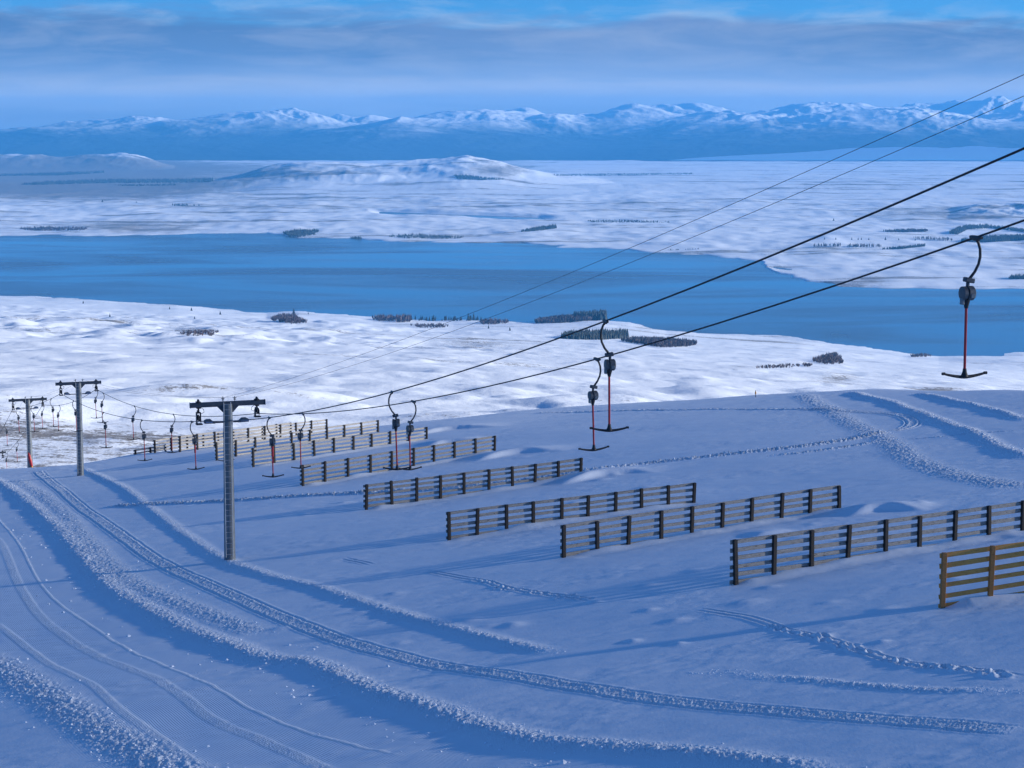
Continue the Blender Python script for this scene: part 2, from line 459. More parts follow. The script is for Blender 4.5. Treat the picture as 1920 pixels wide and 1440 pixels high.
def line_dist(P, reach):
    """distance, signed side (+ on the right of travel) and arc position near a polyline"""
    D = np.full(HX.shape, 1e9); SG = np.zeros(HX.shape); AR = np.zeros(HX.shape)
    arc = 0.0
    for a, b in zip(P[:-1], P[1:]):
        L = np.hypot(*(b - a))
        if L < 1e-6: continue
        ylo, yhi = min(a[1], b[1]) - reach, max(a[1], b[1]) + reach
        r0, r1 = np.searchsorted(Y1, [ylo, yhi])
        if r1 > r0:
            xs = np.array([a[0], b[0]]); yy = np.array([max(ylo, 20), max(yhi, 20)])
            cand = np.concatenate([(xs.min() - reach) / yy, (xs.max() + reach) / yy])
            c0, c1 = np.searchsorted(S1, [cand.min(), cand.max()])
            if c1 > c0:
                sl = (slice(r0, r1), slice(c0, c1))
                px = HX[sl] - a[0]; py = HY[sl] - a[1]; dx, dy = (b - a) / L
                t = np.clip(px * dx + py * dy, 0, L)
                d = np.hypot(px - t * dx, py - t * dy)
                m = d < D[sl]
                D[sl] = np.where(m, d, D[sl]); SG[sl] = np.where(m, np.sign(px * dy - py * dx), SG[sl]); AR[sl] = np.where(m, arc + t, AR[sl])
        arc += L
    return D, SG, AR, arc

def ends(AR, total, a=3.0, b=3.0):
    return sstep(0, a, AR + .01) * sstep(0, b, total - AR + .01)

# wind-worked surface
wx, wy = HX * .97 + HY * .22, HY * .97 - HX * .22
HZ += .030 * fbm(wx / 5.5, wy / 2.2, 3, 11) + .019 * fbm(wx / 1.3, wy / .45, 3, 12) * (.4 + .9 * sstep(-.2, .4, fbm(wx / 9, wy / 5, 2, 14)))
HZ += .16 * fbm(HX / 26, HY / 16, 2, 13)
lump = fbm(HX / .32, HY / .40, 3, 21)
lump2 = fbm(HX / .13, HY / .16, 2, 22)
crumb = np.abs(lump) * 1.1 + .6 * np.abs(lump2)
fcrumb = np.abs(lump2) * 1.2 + .4 * np.abs(lump)

def add_berm(key, w, h, rough, step=0.0, tilt=0.0, side=1, taper=(3, 3)):
    """a windrow of ploughed snow; the ground on one side lies a little lower"""
    global HZ, ROUGH
    reach = 14 if (step or tilt) else w * 4
    D, SG, AR, tot = line_dist(GL[key], reach)
    m = D < reach
    e = ends(AR, tot, *taper) * m
    vary = .75 + .5 * perlin(AR / 5.0, AR * 0 + .3, hash(key) % 50 if False else len(key))
    g = np.exp(-(D / w) ** 2)
    sd = D * SG * side
    HZ += e * (h * vary * g + rough * crumb * np.exp(-(D / (w * 1.25)) ** 4) * (.55 + .45 * g) * (1 - .75 * sstep(0, w * .9, sd) * (step > 0)))
    if step or tilt:
        HZ -= e * step * sstep(0, w * 1.8, sd) * (1 - sstep(w * 3, 12, sd)) 
    ROUGH = np.maximum(ROUGH, e * np.exp(-(D / (w * 1.3)) ** 4))
    if key == 'berm_mid':
        LANE[:] = np.where(m, sd, 0); CORD[:] = sstep(.9, 1.6, sd) * (1 - sstep(8.5, 10.5, sd)) * m * (1 - sstep(85, 130, HY))

def add_track(key, w, depth, rough, grooves=(), edge=0.0):
    global HZ, ROUGH
    D, SG, AR, tot = line_dist(GL[key], w * 2.5)
    e = ends(AR, tot, 1.5, 1.5) * (D < w * 2.5)
    inside = np.exp(-(D / (w * .5)) ** 6)
    HZ += e * (-depth * inside + rough * fcrumb * inside)
    sd = D * SG
    for o, gw, gd in grooves:
        HZ += e * (-gd * np.exp(-((sd - o) / gw) ** 2) + .5 * gd * np.exp(-((np.abs(sd - o) - gw * 1.8) / gw) ** 2))
    if edge: HZ += e * edge * np.exp(-((D - w * .55) / (w * .16)) ** 2) * (.5 + crumb)
    if rough: ROUGH = np.maximum(ROUGH, e * inside)

add_berm('berm_right', .42, .05, .04, step=.06, side=1)
add_berm('berm_mid', .60, .08, .065, step=.08, side=1)
add_berm('strip_mid', .6, .01, .05)
add_berm('berm_left', .8, .03, .075)
add_berm('berm_low_right', .30, .03, .05, taper=(6, 3))
add_berm('berm_far', .6, .13, .09, step=.04, side=1)
add_berm('berm_far_two', .55, .16, .08)
add_berm('strip_far', .9, .03, .08)
add_track('track', 1.05, .0, .042, ((-.46, .07, .035), (.46, .07, .035)))
add_track('ski_wide', .5, .004, .013)
add_track('ski_thin', .16, -.002, .010)
add_track('ski_left', .4, -.002, .010)
for k in ('boot_a', 'boot_b', 'boot_c'):
    add_track(k, .5, .0, .0, ((-.16, .05, .07), (.16, .05, .07)))
add_track('cut_a', 1.3, .02, .22)
add_track('cut_b', .8, .02, .14)
add_track('loop', 1.3, .01, .05, ((-.5, .09, .08), (.5, .09, .08)))
add_track('cut_c', .35, .02, .10)
add_track('cut_far', .9, .02, .12, ((-.4, .12, .08),))

# boot holes in the ski tracks and wandering pits
def pits(key, t0, t1, n, r, dep):
    global HZ
    P = GL[key]
    seg = np.hypot(*np.diff(P, axis=0).T); cum = np.concatenate([[0], np.cumsum(seg)])
    for _ in range(n):
        t = (t0 + (t1 - t0) * rng.random()) * cum[-1]
        x = np.interp(t, cum, P[:, 0]) + rng.normal(0, .16); y = np.interp(t, cum, P[:, 1]) + rng.normal(0, .16)
        rr = r * (.7 + .7 * rng.random())
        r0, r1 = np.searchsorted(Y1, [y - 4 * rr, y + 4 * rr]); c0, c1 = np.searchsorted(S1, [(x - 4 * rr) / y, (x + 4 * rr) / y])
        sl = (slice(r0, r1), slice(c0, c1))
        d2 = ((HX[sl] - x) ** 2 + ((HY[sl] - y) / 1.5) ** 2) / rr ** 2
        HZ[sl] += dep * (-np.exp(-d2) + .75 * np.exp(-((np.sqrt(d2) - 1.6) / .5) ** 2))
pits('boot_c', .30, .95, 40, .11, .05)
pits('boot_b', .3, 1, 24, .10, .035)

# drifts left by the wind in the lee of the snow fences (crest line along the photo, height, width)
DRIFTS = [([(1038, 910), (1080, 901), (1130, 892), (1190, 886), (1240, 886)], .42, 1.3),
          ([(880, 868), (930, 858), (980, 851), (1030, 848), (1075, 846)], .40, 1.4),
          ([(790, 838), (830, 831), (880, 826), (930, 822)], .36, 1.5),
          ([(1578, 972), (1630, 962), (1680, 957), (1750, 956)], .40, 1.0),
          ([(770, 818), (800, 811), (860, 803), (960, 797)], .35, 1.6),
          ([(1395, 1013), (1440, 1006), (1500, 996)], .16, .7)]
for pts, h, w in DRIFTS:
    GL['_d'] = poly_px(pts)
    D, SG, AR, tot = line_dist(GL['_d'], w * 4)
    sd = D * SG
    prof = np.where(sd > 0, np.exp(-(sd / (w * .32)) ** 2), np.exp(-(sd / (w * 1.9)) ** 2))
    HZ += h * prof * ends(AR, tot, tot * .35, tot * .45) * (D < w * 4)
for i in range(46):        # little wind caps that catch the sun
    u, v = rng.uniform(480, 1900), rng.uniform(880, 1230)
    x, y = hit_slope(u, v); rx, ry = rng.uniform(.25, .7), rng.uniform(.25, .6)
    r0, r1 = np.searchsorted(Y1, [y - 4 * ry, y + 4 * ry]); c0, c1 = np.searchsorted(S1, [(x - 4 * rx) / y, (x + 4 * rx) / y])
    sl = (slice(r0, r1), slice(c0, c1))
    HZ[sl] += rng.uniform(.03, .10) * np.exp(-((HX[sl] - x) / rx) ** 2 - ((HY[sl] - y) / ry) ** 2)

FEET = [((1769, 1140), (2120, 1088)), ((1377, 1100), (1917, 993)), ((1058, 1049), (1572, 957)), ((843, 1011), (1300, 942)), ((687, 953), (1090, 895)), ((567, 911), (928, 850)), ((476, 876), (800, 823))]
for i, (a, b) in enumerate(FEET):
    mids = [(a[0] + (b[0] - a[0]) * k / 8, a[1] + (b[1] - a[1]) * k / 8) for k in range(9)]
    GL['_f'] = poly_px(mids)
    D, SG, AR, tot = line_dist(GL['_f'], 4)
    sd = D * SG
    m = (D < 4)
    und = np.clip(.5 + .9 * perlin(AR / 2.6 + i * 7, AR * 0 + .5, i), 0, 1.2)
    e = ends(AR, tot, 1.0, 1.0) * m
    HZ += e * (.17 * und * np.exp(-((sd + .1) / .55) ** 2) - .07 * np.exp(-((sd - .9) / .5) ** 2) * (1 - .5 * und))

def on_slope(x, y):
    s = x / y
    i = np.interp(y, Y1, np.arange(NY)); j = np.interp(s, S1, np.arange(NS))
    i0 = np.clip(np.floor(i).astype(int), 0, NY - 2); j0 = np.clip(np.floor(j).astype(int), 0, NS - 2)
    a, b = i - i0, j - j0
    return (HZ[i0, j0] * (1 - a) + HZ[i0 + 1, j0] * a) * (1 - b) + (HZ[i0, j0 + 1] * (1 - a) + HZ[i0 + 1, j0 + 1] * a) * b

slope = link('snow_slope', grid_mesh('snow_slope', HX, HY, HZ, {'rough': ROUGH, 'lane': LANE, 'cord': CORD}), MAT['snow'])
tag(slope, 'groomed ski slope of blue shaded snow falling away towards the lake', 'ski slope', kind='structure')

# ------------------------------------------------------------------ valley plain, lake basin and hills
LAKE_Z = -750.0
_nu = np.array([-650, 0, 150, 330, 400, 500, 560, 650, 720, 850, 1000, 1130, 1180, 1250, 1400, 1500, 1600, 1700, 1760, 1920, 2600])
_nv = np.array([550, 556, 563, 571, 580, 588, 585, 591, 598, 603, 603, 600, 605, 618, 630, 637, 650, 662, 667, 665, 670])
_fu = np.array([-650, 0, 100, 200, 330, 500, 560, 650, 800, 960, 1060, 1150, 1280, 1380, 1425, 1440, 1460, 1520, 1560, 1650, 1800, 1920, 2600])
_fv = np.array([446, 443, 442, 444, 440, 439, 446, 450, 455, 458, 462, 468, 478, 487, 494, 503, 516, 528, 532, 538, 543, 541, 540])
_ns, _nt = ray(_nu, _nv); _nd = LAKE_Z / _nt
_fs, _ft = ray(_fu, _fv); _fd = LAKE_Z / _ft
_nq = np.polyfit(_ns[1:-1], _nd[1:-1], 2)
_gr = np.array([0, .02, .035, .06, .10, .18, .30, .45, .60, .80, .93, 1.0])
_gz = np.array([0.03, .07, .09, .122, .165, .250, .370, .515, .660, .838, .945, 1.0])

def ridge_hill(x, y, us, vs, yc, wid, base, seed, g=.10, lam=900, xs=.5):
    s, t = ray(np.array(us), np.array(vs))
    sq = x / y; top = sum(np.interp(sq + o, s, t * yc) for o in (-.008, -.004, 0, .004, .008)) / 5
    k = np.exp(-np.abs((y - yc) / wid) ** 2.2)
    rel = np.clip(top - base, 0, None)
    n = ridged(x / lam, y / (lam * 1.6), 4, seed)
    h = rel * k * (1 + g * (n - .9))
    return np.where(h > 1.5, base + h, -2000.0)

def plain_z(x, y):
    s = x / y
    dn = np.interp(s, _ns, _nd); df = np.interp(s, _fs, _fd)
    df = df + 230 * perlin(x / 520, y / 520, 61) + 110 * perlin(x / 150, y / 150, 62)
    dn = dn + 90 * perlin(x / 380, y / 380, 63) + 30 * perlin(x / 120, y / 120, 64)
    r = y / dn
    dq = np.polyval(_nq, np.clip(s, -.3, .3))
    wq = sstep(.62, 1.0, r)
    r = r * wq + (y / dq) * (1 - wq)
    near = LAKE_Z * np.interp(r, _gr, _gz) - 25 * sstep(1, 1.06, r)
    f = sstep(.045, .10, r) * (1 - .75 * sstep(.80, 1.0, r))
    calm = .42 + .58 * sstep(-.05, .35, perlin(x / 1300, y / 1600, 30))
    big = perlin(x / 560 , y / 700, 31) * 10 + perlin(x / 240, y / 300, 32) * 7
    hum = np.clip(perlin(x / 120, y / 170, 33) + .5 * perlin(x / 52, y / 85, 34), -.12, 1) * 11
    hum = hum + np.clip(perlin(x / 34, y / 52, 35) - .1, 0, 1) * 4.5
    near = near + f * calm * (big * sstep(.08, .3, r) + hum * (1 - .4 * sstep(.25, .8, r)))
    fr = (y - df)
    far = LAKE_Z - 25 + 29 * sstep(-120, 160, fr) + 14 * sstep(0, 2500, fr)
    ff = sstep(0, 700, fr) * (1 - .55 * sstep(6000, 13000, fr))
    far = far + ff * (7 * np.abs(perlin(x / 900, y / 380, 46)) + 12 * perlin(x / 1100, y / 1700, 41) + 17 * np.clip(perlin(x / 620, y / 1000, 42), -.2, 1) + 9 * np.clip(perlin(x / 260, y / 420, 43), -.1, 1) + 3.5 * perlin(x / 110, y / 170, 44))
    # a low neck of land is drowned to make the second, smaller water behind
    s1, _ = ray(np.array([690, 720, 1010, 1060]), np.array([400] * 4))
    dip = np.interp(s, s1, [0, 1, 1, 0]) * np.exp(-((y - np.interp(s, s1, [15900, 15600, 14700, 14500])) / 330) ** 4)
    far = far * (1 - dip) + dip * (LAKE_Z - 8)
    z = np.where(y < .5 * (dn + df), near, far)
    z = np.maximum(z, ridge_hill(x, y, [385, 440, 470, 520, 560, 620, 680, 740, 800, 845, 880, 910, 935, 965, 1010, 1080, 1150], [350, 334, 321, 309, 304, 306, 309, 307, 300, 295, 294.5, 298, 305, 314, 323, 332, 345], 22600, 2300, -742, 51, .10, 800))
    z = np.maximum(z, ridge_hill(x, y, [300, 400, 560, 640, 740, 800, 860], [345, 340, 326, 321, 326, 336, 345], 21000, 800, -742, 56, .10, 500))
    z = np.maximum(z, ridge_hill(x, y, [-300, -100, 0, 60, 120, 170, 200, 250, 285, 330], [296, 291, 292, 290, 296, 290, 287, 289, 298, 316], 30500, 1500, -746, 52, .16, 800))
    z = np.maximum(z, ridge_hill(x, y, [1690, 1730, 1760, 1800, 1860, 1920, 2300], [432, 415, 401, 392, 386, 386, 382], 15300, 1100, -742, 53, .35, 420))
    return z

NS2 = 1150
S2 = np.linspace(-.40, .41, NS2)
Y2 = np.concatenate([np.geomspace(230, 9500, 720)[:-1], np.geomspace(9500, 17500, 330)[:-1], np.geomspace(17500, 35200, 240)])
GX, GY = np.meshgrid(S2, Y2); GX = GX * GY
GZ = plain_z(GX, GY)
def blob(us, vs, k=1.0, su=1.0):
    """a patch of bare tussock round a spot seen at (u, v)"""
    s, t = ray(us, vs)
    return s, t, k
TUS_DARK = .55 * (1 - sstep(520, 900, GY)) * (1 - sstep(-.20, -.12, GX / GY)) 
TUS_DARK += .30 * (1 - sstep(1300, 2600, GY))*np.clip(perlin(GX/300,GY/300,71)+.1,0,1)
TUS_DARK -= .38 * (1 - sstep(7500, 9500, GY)) * sstep(900, 1400, GY)
_pv = 720 - F * (GY * math.sin(PITCH) + GZ * math.cos(PITCH)) / (GY * math.cos(PITCH) - GZ * math.sin(PITCH))
_pu = 960 + F * GX / (GY * math.cos(PITCH) - GZ * math.sin(PITCH))
for u, v, a, b, k in [(880, 646, 130, 13, .9), (230, 603, 70, 12, .6), (700, 655, 60, 6, .5), (1010, 665, 60, 7, .5), (1400, 690, 70, 9, .8), (1450, 640, 160, 10, .6), (1570, 710, 45, 10, 1.2),
                      (380, 725, 70, 8, .7), (300, 730, 60, 6, .6), (1755, 732, 45, 5, 1.3), (370, 620, 50, 7, 1.2), (60, 620, 60, 8, .5), (1240, 612, 60, 8, 1.2), (250, 425, 160, 14, .8), (1800, 400, 160, 18, .7),
                      (1200, 385, 200, 14, .4), (1560, 470, 160, 9, .4), (560, 322, 150, 14, .5), (930, 318, 70, 14, 1.0), (120, 300, 140, 14, 1.1), (150, 345, 330, 30, 1.7), (150, 312, 260, 12, 1.5), (700, 385, 260, 14, .35), (1650, 345, 260, 12, .3)]:  # the wide patches at far left only darken the plain
    TUS_DARK += k * np.exp(-((_pu - u) / a) ** 2 - ((_pv - v) / b) ** 2)
# far basin beyond the snow line lies bare and dark
plain = link('valley_plain', grid_mesh('valley_plain', GX, GY, GZ, {'tuss_dark': TUS_DARK}), MAT['plain'])
tag(plain, 'wide snow covered valley floor with hummocks and tussock round the lake', 'plain', kind='structure')
del _pv, _pu

def see_plain(u, v):
    """first point of the valley floor seen at (u, v), read off the terrain grid"""
    s, t = ray(u, v); j = float(np.clip(np.interp(s, S2, np.arange(NS2)), 0, NS2 - 1.001)); j0 = int(j); f = j - j0
    zc = GZ[:, j0] * (1 - f) + GZ[:, j0 + 1] * f
    d = zc - t * Y2
    k = np.argmax((d > 0) & (Y2 > 420))
    if not d[k] > 0 or k == 0: return None
    w = d[k - 1] / (d[k - 1] - d[k]) if d[k - 1] < 0 else 0
    y = Y2[k - 1] + w * (Y2[k] - Y2[k - 1])
    return float(s * y), float(y), float(t * y)
on_plain = see_plain

lm = MB(); lm.add([(-9000, 4500, LAKE_Z), (9000, 4500, LAKE_Z), (9000, 17500, LAKE_Z), (-9000, 17500, LAKE_Z)], [(0, 1, 2, 3)])
lake = lm.build('lake', MAT['lake']); tag(lake, 'long turquoise blue lake across the valley', 'lake', kind='structure')

# ------------------------------------------------------------------ mountain range
PEAKS = [(-400, 226, 46, .34), (-150, 233, 46, .30), (40, 236, 46, .30), (130, 231, 46, .30), (175, 226, 46, .32), (250, 221, 46, .32), (300, 219, 47, .34), (350, 225, 45, .3), (430, 213, 46, .34),
         (470, 209, 46.5, .36), (510, 212, 46, .34), (548, 208, 46, .3), (600, 216, 45.5, .34), (655, 216, 49, .42), (715, 217, 48.5, .40), (770, 221, 43, .26), (850, 212, 44.5, .30), (905, 206, 45, .36), (945, 203, 46, .36),
         (1010, 214, 47, .34), (1060, 214, 45, .34), (1120, 203, 46, .36), (1175, 196, 46, .40), (1240, 198, 48, .44), (1300, 194, 48.5, .44), (1350, 208, 43.5, .30), (1420, 206, 46, .36), (1490, 198, 46.5, .38), (1545, 190, 46, .40),
         (1612, 186, 45, .34), (1650, 196, 42, .26), (1700, 198, 48, .42), (1745, 190, 49, .44), (1800, 188, 48.5, .44), (1850, 184, 47.5, .44), (1900, 187, 47, .42), (1940, 205, 42, .26), (1990, 182, 47, .42), (2150, 178, 46, .38), (2400, 180, 46, .36)]
MSX, MY = np.meshgrid(np.linspace(-.40, .41, 1150), np.concatenate([np.linspace(34600, 40000, 60)[:-1], np.linspace(40000, 52000, 260)]))
MX = MSX * MY
warp = 700 * perlin(MX / 2600, MY / 2600, 81); warpy = 900 * perlin(MX / 2600, MY / 2600, 82)
acc = np.zeros_like(MX)
KS = 45.0
for u, v, d, sl in PEAKS:
    s, t = ray(u, v); yc = d * 1000; xc = s * yc; top = t * yc
    dx = MX + warp * .5 - xc; dy = (MY + warpy - yc) * .8
    dist = np.sqrt(dx * dx + dy * dy + 300 ** 2) - 300
    h = top - .70 * sl * dist * (1 - .25 * np.clip(dist / 6000, 0, 1))
    acc += np.exp(np.clip((h + 900) / KS, -20, 60))
MZ = -900 + KS * np.log(acc + 1e-9) - 30
rel = np.clip((MZ + 760) / 900, 0, 1.2)
rd = ridged(MX / 2900 + .3 * warp / 700, MY / 3600, 5, 91, .55)
MZ = MZ + rel * (105 * (rd - 1.0)) + rel * 14 * fbm(MX / 500, MY / 700, 3, 95)
foot = -756 + 12 * sstep(34800, 35400, MY) + 60 * sstep(35500, 43000, MY) + 8 * perlin(MX / 2500, MY / 2500, 97) * sstep(36000, 37000, MY)
MZ = np.where(MZ > foot, MZ, foot) + 0
MZ = np.maximum(MZ, -760)
rangeo = link('mountain_range', grid_mesh('mountain_range', MX, MY, MZ), MAT['mountain'])
tag(rangeo, 'distant blue mountain range with snow covered crests below the cloud', 'mountains', kind='structure')

# ------------------------------------------------------------------ loose snow clods thrown up by the groomer
def make_clods():
    V = []; FC = []
    bm = bmesh.new(); bmesh.ops.create_icosphere(bm, subdivisions=1, radius=.82)
    bm.verts.index_update()
    base = np.array([v.co[:] for v in bm.verts]); faces = np.array([[v.index for v in f.verts] for f in bm.faces]); bm.free()
    def scatter(key, n, spread, rmin, rmax, off=0.0, t0=0.0, t1=1.0):
        P = GL[key]; seg = np.hypot(*np.diff(P, axis=0).T); cum = np.concatenate([[0], np.cumsum(seg)])
        t = (t0 + (t1 - t0) * rng.random(n)) * cum[-1]
        d = np.stack([np.interp(t + .3, cum, P[:, 0]) - np.interp(t - .3, cum, P[:, 0]), np.interp(t + .3, cum, P[:, 1]) - np.interp(t - .3, cum, P[:, 1])], 1)
        d /= np.maximum(np.hypot(d[:, 0], d[:, 1]), 1e-6)[:, None]
        o = rng.normal(off, spread, n)
        x = np.interp(t, cum, P[:, 0]) + d[:, 1] * o; y = np.interp(t, cum, P[:, 1]) - d[:, 0] * o
        r = rmin * (rmax / rmin) ** (rng.random(n) ** 3.2)
        ok = (y > 44) & (y < 215)
        return np.stack([x, y, on_slope(x, y), r], 1)[ok]
    allp = [scatter('berm_mid', 4600, .46, .010, .085), scatter('berm_mid', 260, 1.0, .03, .15, 1.6, .35, .95), scatter('strip_mid', 700, .5, .018, .06), scatter('berm_left', 2600, .66, .010, .085),
            scatter('berm_right', 2000, .28, .015, .06), scatter('berm_low_right', 800, .22, .012, .05), scatter('berm_far', 1700, .5, .03, .09), scatter('berm_far_two', 800, .4, .03, .09),
            scatter('strip_far', 1100, .6, .025, .07), scatter('cut_a', 2300, .5, .03, .10, 0, .45, 1), scatter('cut_a', 500, .4, .03, .08, 0, 0, .45), scatter('cut_b', 500, .4, .03, .09), scatter('track', 1500, .36, .008, .022),
            scatter('boot_c', 50, .25, .015, .04, 0, .35, .95), scatter('berm_mid', 120, .8, .03, .10, -2.2, .55, .85)]
    p = np.concatenate(allp)
    nb, nf = len(base), len(faces)
    jit = 1 + .38 * (rng.random((len(p), nb, 1)) - .5)
    sq = np.stack([np.ones(len(p)), np.ones(len(p)), .6 + .3 * rng.random(len(p))], 1)[:, None, :]
    ang = rng.random(len(p)) * 6.28
    ca, sa = np.cos(ang)[:, None], np.sin(ang)[:, None]
    b = base[None] * jit
    bx = b[..., 0] * ca - b[..., 1] * sa; by = b[..., 0] * sa + b[..., 1] * ca
    co = np.stack([bx, by, b[..., 2]], -1) * sq * p[:, None, 3:4] + p[:, None, :3]
    co[..., 2] += p[:, None, 3] * .02
    fc = (faces[None] + (np.arange(len(p)) * nb)[:, None, None]).reshape(-1)
    me = bpy.data.meshes.new('snow_clods')
    me.vertices.add(len(p) * nb); me.vertices.foreach_set('co', co.astype(np.float32).reshape(-1))
    n = len(p) * nf
    me.loops.add(n * 3); me.loops.foreach_set('vertex_index', fc.astype(np.int32))
    me.polygons.add(n); me.polygons.foreach_set('loop_start', np.arange(0, n * 3, 3, dtype=np.int32))
    me.polygons.foreach_set('use_smooth', np.zeros(n, dtype=bool))
    me.update(calc_edges=True)
    o = link('snow_clods', me, MAT['clod'])
    tag(o, 'loose lumps of ploughed snow scattered along the groomer berms', 'snow clods', kind='stuff')
make_clods()

# ------------------------------------------------------------------ snow fences
ORD = ['first', 'second', 'third', 'fourth', 'fifth', 'sixth', 'seventh', 'eighth', 'ninth', 'tenth', 'eleventh']
def snow_fence(pl, pr, n, vtl, vtr, rail, post, label, extend=0.0, nrail=6, seed=0, pitch=.33):
    """posts from pl to pr (feet as seen in the photo), tops at rows vtl and vtr"""
    rr = random.Random(seed)
    (xl, yl), (xr, yr) = hit_slope(*pl), hit_slope(*pr)
    if extend: xr, yr = xl + (xr - xl) * extend, yl + (yr - yl) * extend
    zl = on_slope(xl, yl); 
    tl = ray(pl[0], vtl)[1] * yl
    tr = ray(pr[0], vtr)[1] * hit_slope(*pr)[1]
    if extend: tr = tl + (tr - tl) * extend
    root = empty('snow_fence', (xl, yl, zl), math.atan2(yr - yl, xr - xl))
    tag(root, label, 'snow fence', 'snow fences in rows across the slope')
    L = math.hypot(xr - xl, yr - yl)
    slope_z = (tr - tl) / L
    H = tl - zl
    def top(a): return H + slope_z * a + .05 * math.sin(a * .9 + seed)*.4
    ws = .085
    for k in range(n):
        a = L * k / (n - 1) + rr.uniform(-.05, .05)
        g = float(on_slope(xl + (xr - xl) * a / L, yl + (yr - yl) * a / L)) - zl
        mb = MB(); hgt = top(a) + rr.uniform(-.02, .05) - (g - .5)
        M = Matrix.Rotation(rr.uniform(-.03, .03), 4, 'Y') @ Matrix.Rotation(rr.uniform(-.03, .03), 4, 'X')
        mb.box((a, 0, (top(a) + g - .5) / 2), (ws * 2, ws * 1.7, hgt), M, .012)
        mb.build('post', post, root)
    for j in range(nrail):
        mb = MB(); z0 = -.10 - j * pitch
        if H + z0 < -.25 and H + slope_z * L + z0 - (on_slope(xr, yr) - zl) < -.25: continue
        k = 0
        a0 = -.17
        while k < n - 1:                                   # boards span two or three bays and butt at a post
            m = min(n - 1, k + rr.choice((2, 3)))
            a1 = L * m / (n - 1) + (.17 if m == n - 1 else 0)
            mid = (a0 + a1) / 2; w = a1 - a0 - .012
            zz0, zz1 = top(a0) + z0 + rr.uniform(-.025, .025), top(a1) + z0 + rr.uniform(-.025, .025)
            M = Matrix.Rotation(-math.atan2(zz1 - zz0, w), 4, 'Y') @ Matrix.Rotation(rr.uniform(-.05, .05), 4, 'X')
            mb.box((mid, ws * .86 + .026, (zz0 + zz1) / 2), (w, .045, .165 + rr.uniform(-.012, .012)), M, .006)
            a0 = a1; k = m
        mb.build('rail', rail, root)
    return root

PG, PPale, PD = MAT['rail_grey'], MAT['rail_pale'], MAT['post_dark']
snow_fence((1769, 1140), (1857, 1127), 5, 1038, 1024, MAT['rail_new'], MAT['post_new'], 'golden brown new timber snow fence in the right foreground', extend=4.0, seed=1, pitch=.36)
snow_fence((1377, 1100), (1917, 993), 9, 1014, 940, PG, PD, 'weathered grey snow fence directly behind the golden brown fence', seed=2)
snow_fence((1058, 1049), (1572, 957), 10, 985, 910, PG, PD, 'weathered grey snow fence, third row back from the golden brown one', seed=3)
snow_fence((843, 1011), (1300, 942), 10, 959, 905, PG, PD, 'weathered grey snow fence, fourth row back from the golden brown one', seed=4)
snow_fence((687, 953), (1090, 895), 10, 908, 859, PG, PD, 'weathered grey snow fence, fifth row back, beside a long bright drift', seed=5)
snow_fence((567.5, 911), (928, 850), 10, 872, 817, PG, PD, 'weathered grey snow fence, sixth row, behind the paired T-bars', seed=6)
snow_fence((475.6, 876), (800, 823), 10, 840, 800.5, PPale, PD, 'pale weathered snow fence, seventh row, just right of the nearest tower', seed=7)
snow_fence((407, 862), (708.5, 810), 10, 830, 788, PPale, PD, 'pale weathered snow fence, eighth row, crossing behind the nearest tower', seed=8)
snow_fence((338, 848), (612.5, 801), 10, 817.5, 785.5, PPale, PD, 'pale weathered snow fence, ninth row, close to the brow of the slope', seed=9)
snow_fence((290.6, 849.5), (545, 804), 10, 825, 792, PPale, PD, 'pale snow fence mostly hidden behind the ninth row, near the brow', seed=10, nrail=4)
snow_fence((254, 852.5), (310, 844), 3, 843, 834, PPale, PD, 'short low snow fence end sinking behind the brow at far left', seed=11, nrail=3)

# ------------------------------------------------------------------ lift towers, ropes and wires
(T1x, T1y), (T2x, T2y) = hit_slope(431, 1048), hit_slope(151, 890)
T3y = 205.0; s3, t3 = ray(57, 880); T3x = s3 * T3y
T4y = 272.0; s4, t4 = ray(-14, 900); T4x = s4 * T4y
TOW = [(T1x, T1y, float(on_slope(T1x, T1y)) - .15, 757.0, 427), (T2x, T2y, float(on_slope(T2x, T2y)) - .15, 718.5, 147), (T3x, T3y, float(on_slope(T3x, T3y)) - .1, 749.5, 52), (T4x, T4y, float(on_slope(T4x, T4y)) - .2, 849.5, -16)]
dirv = Vector((T1x - T2x, T1y - T2y, 0)).normalized()          # uphill, towards the camera
perp = Vector((-dirv.y, dirv.x, 0))                            # across the line
if perp.x < 0: perp = -perp
YAW = math.atan2(perp.y, perp.x)                               # local +x = across to the right, local -y = uphill
HO = 1.56
DROP = {-1: .86, 1: .60}

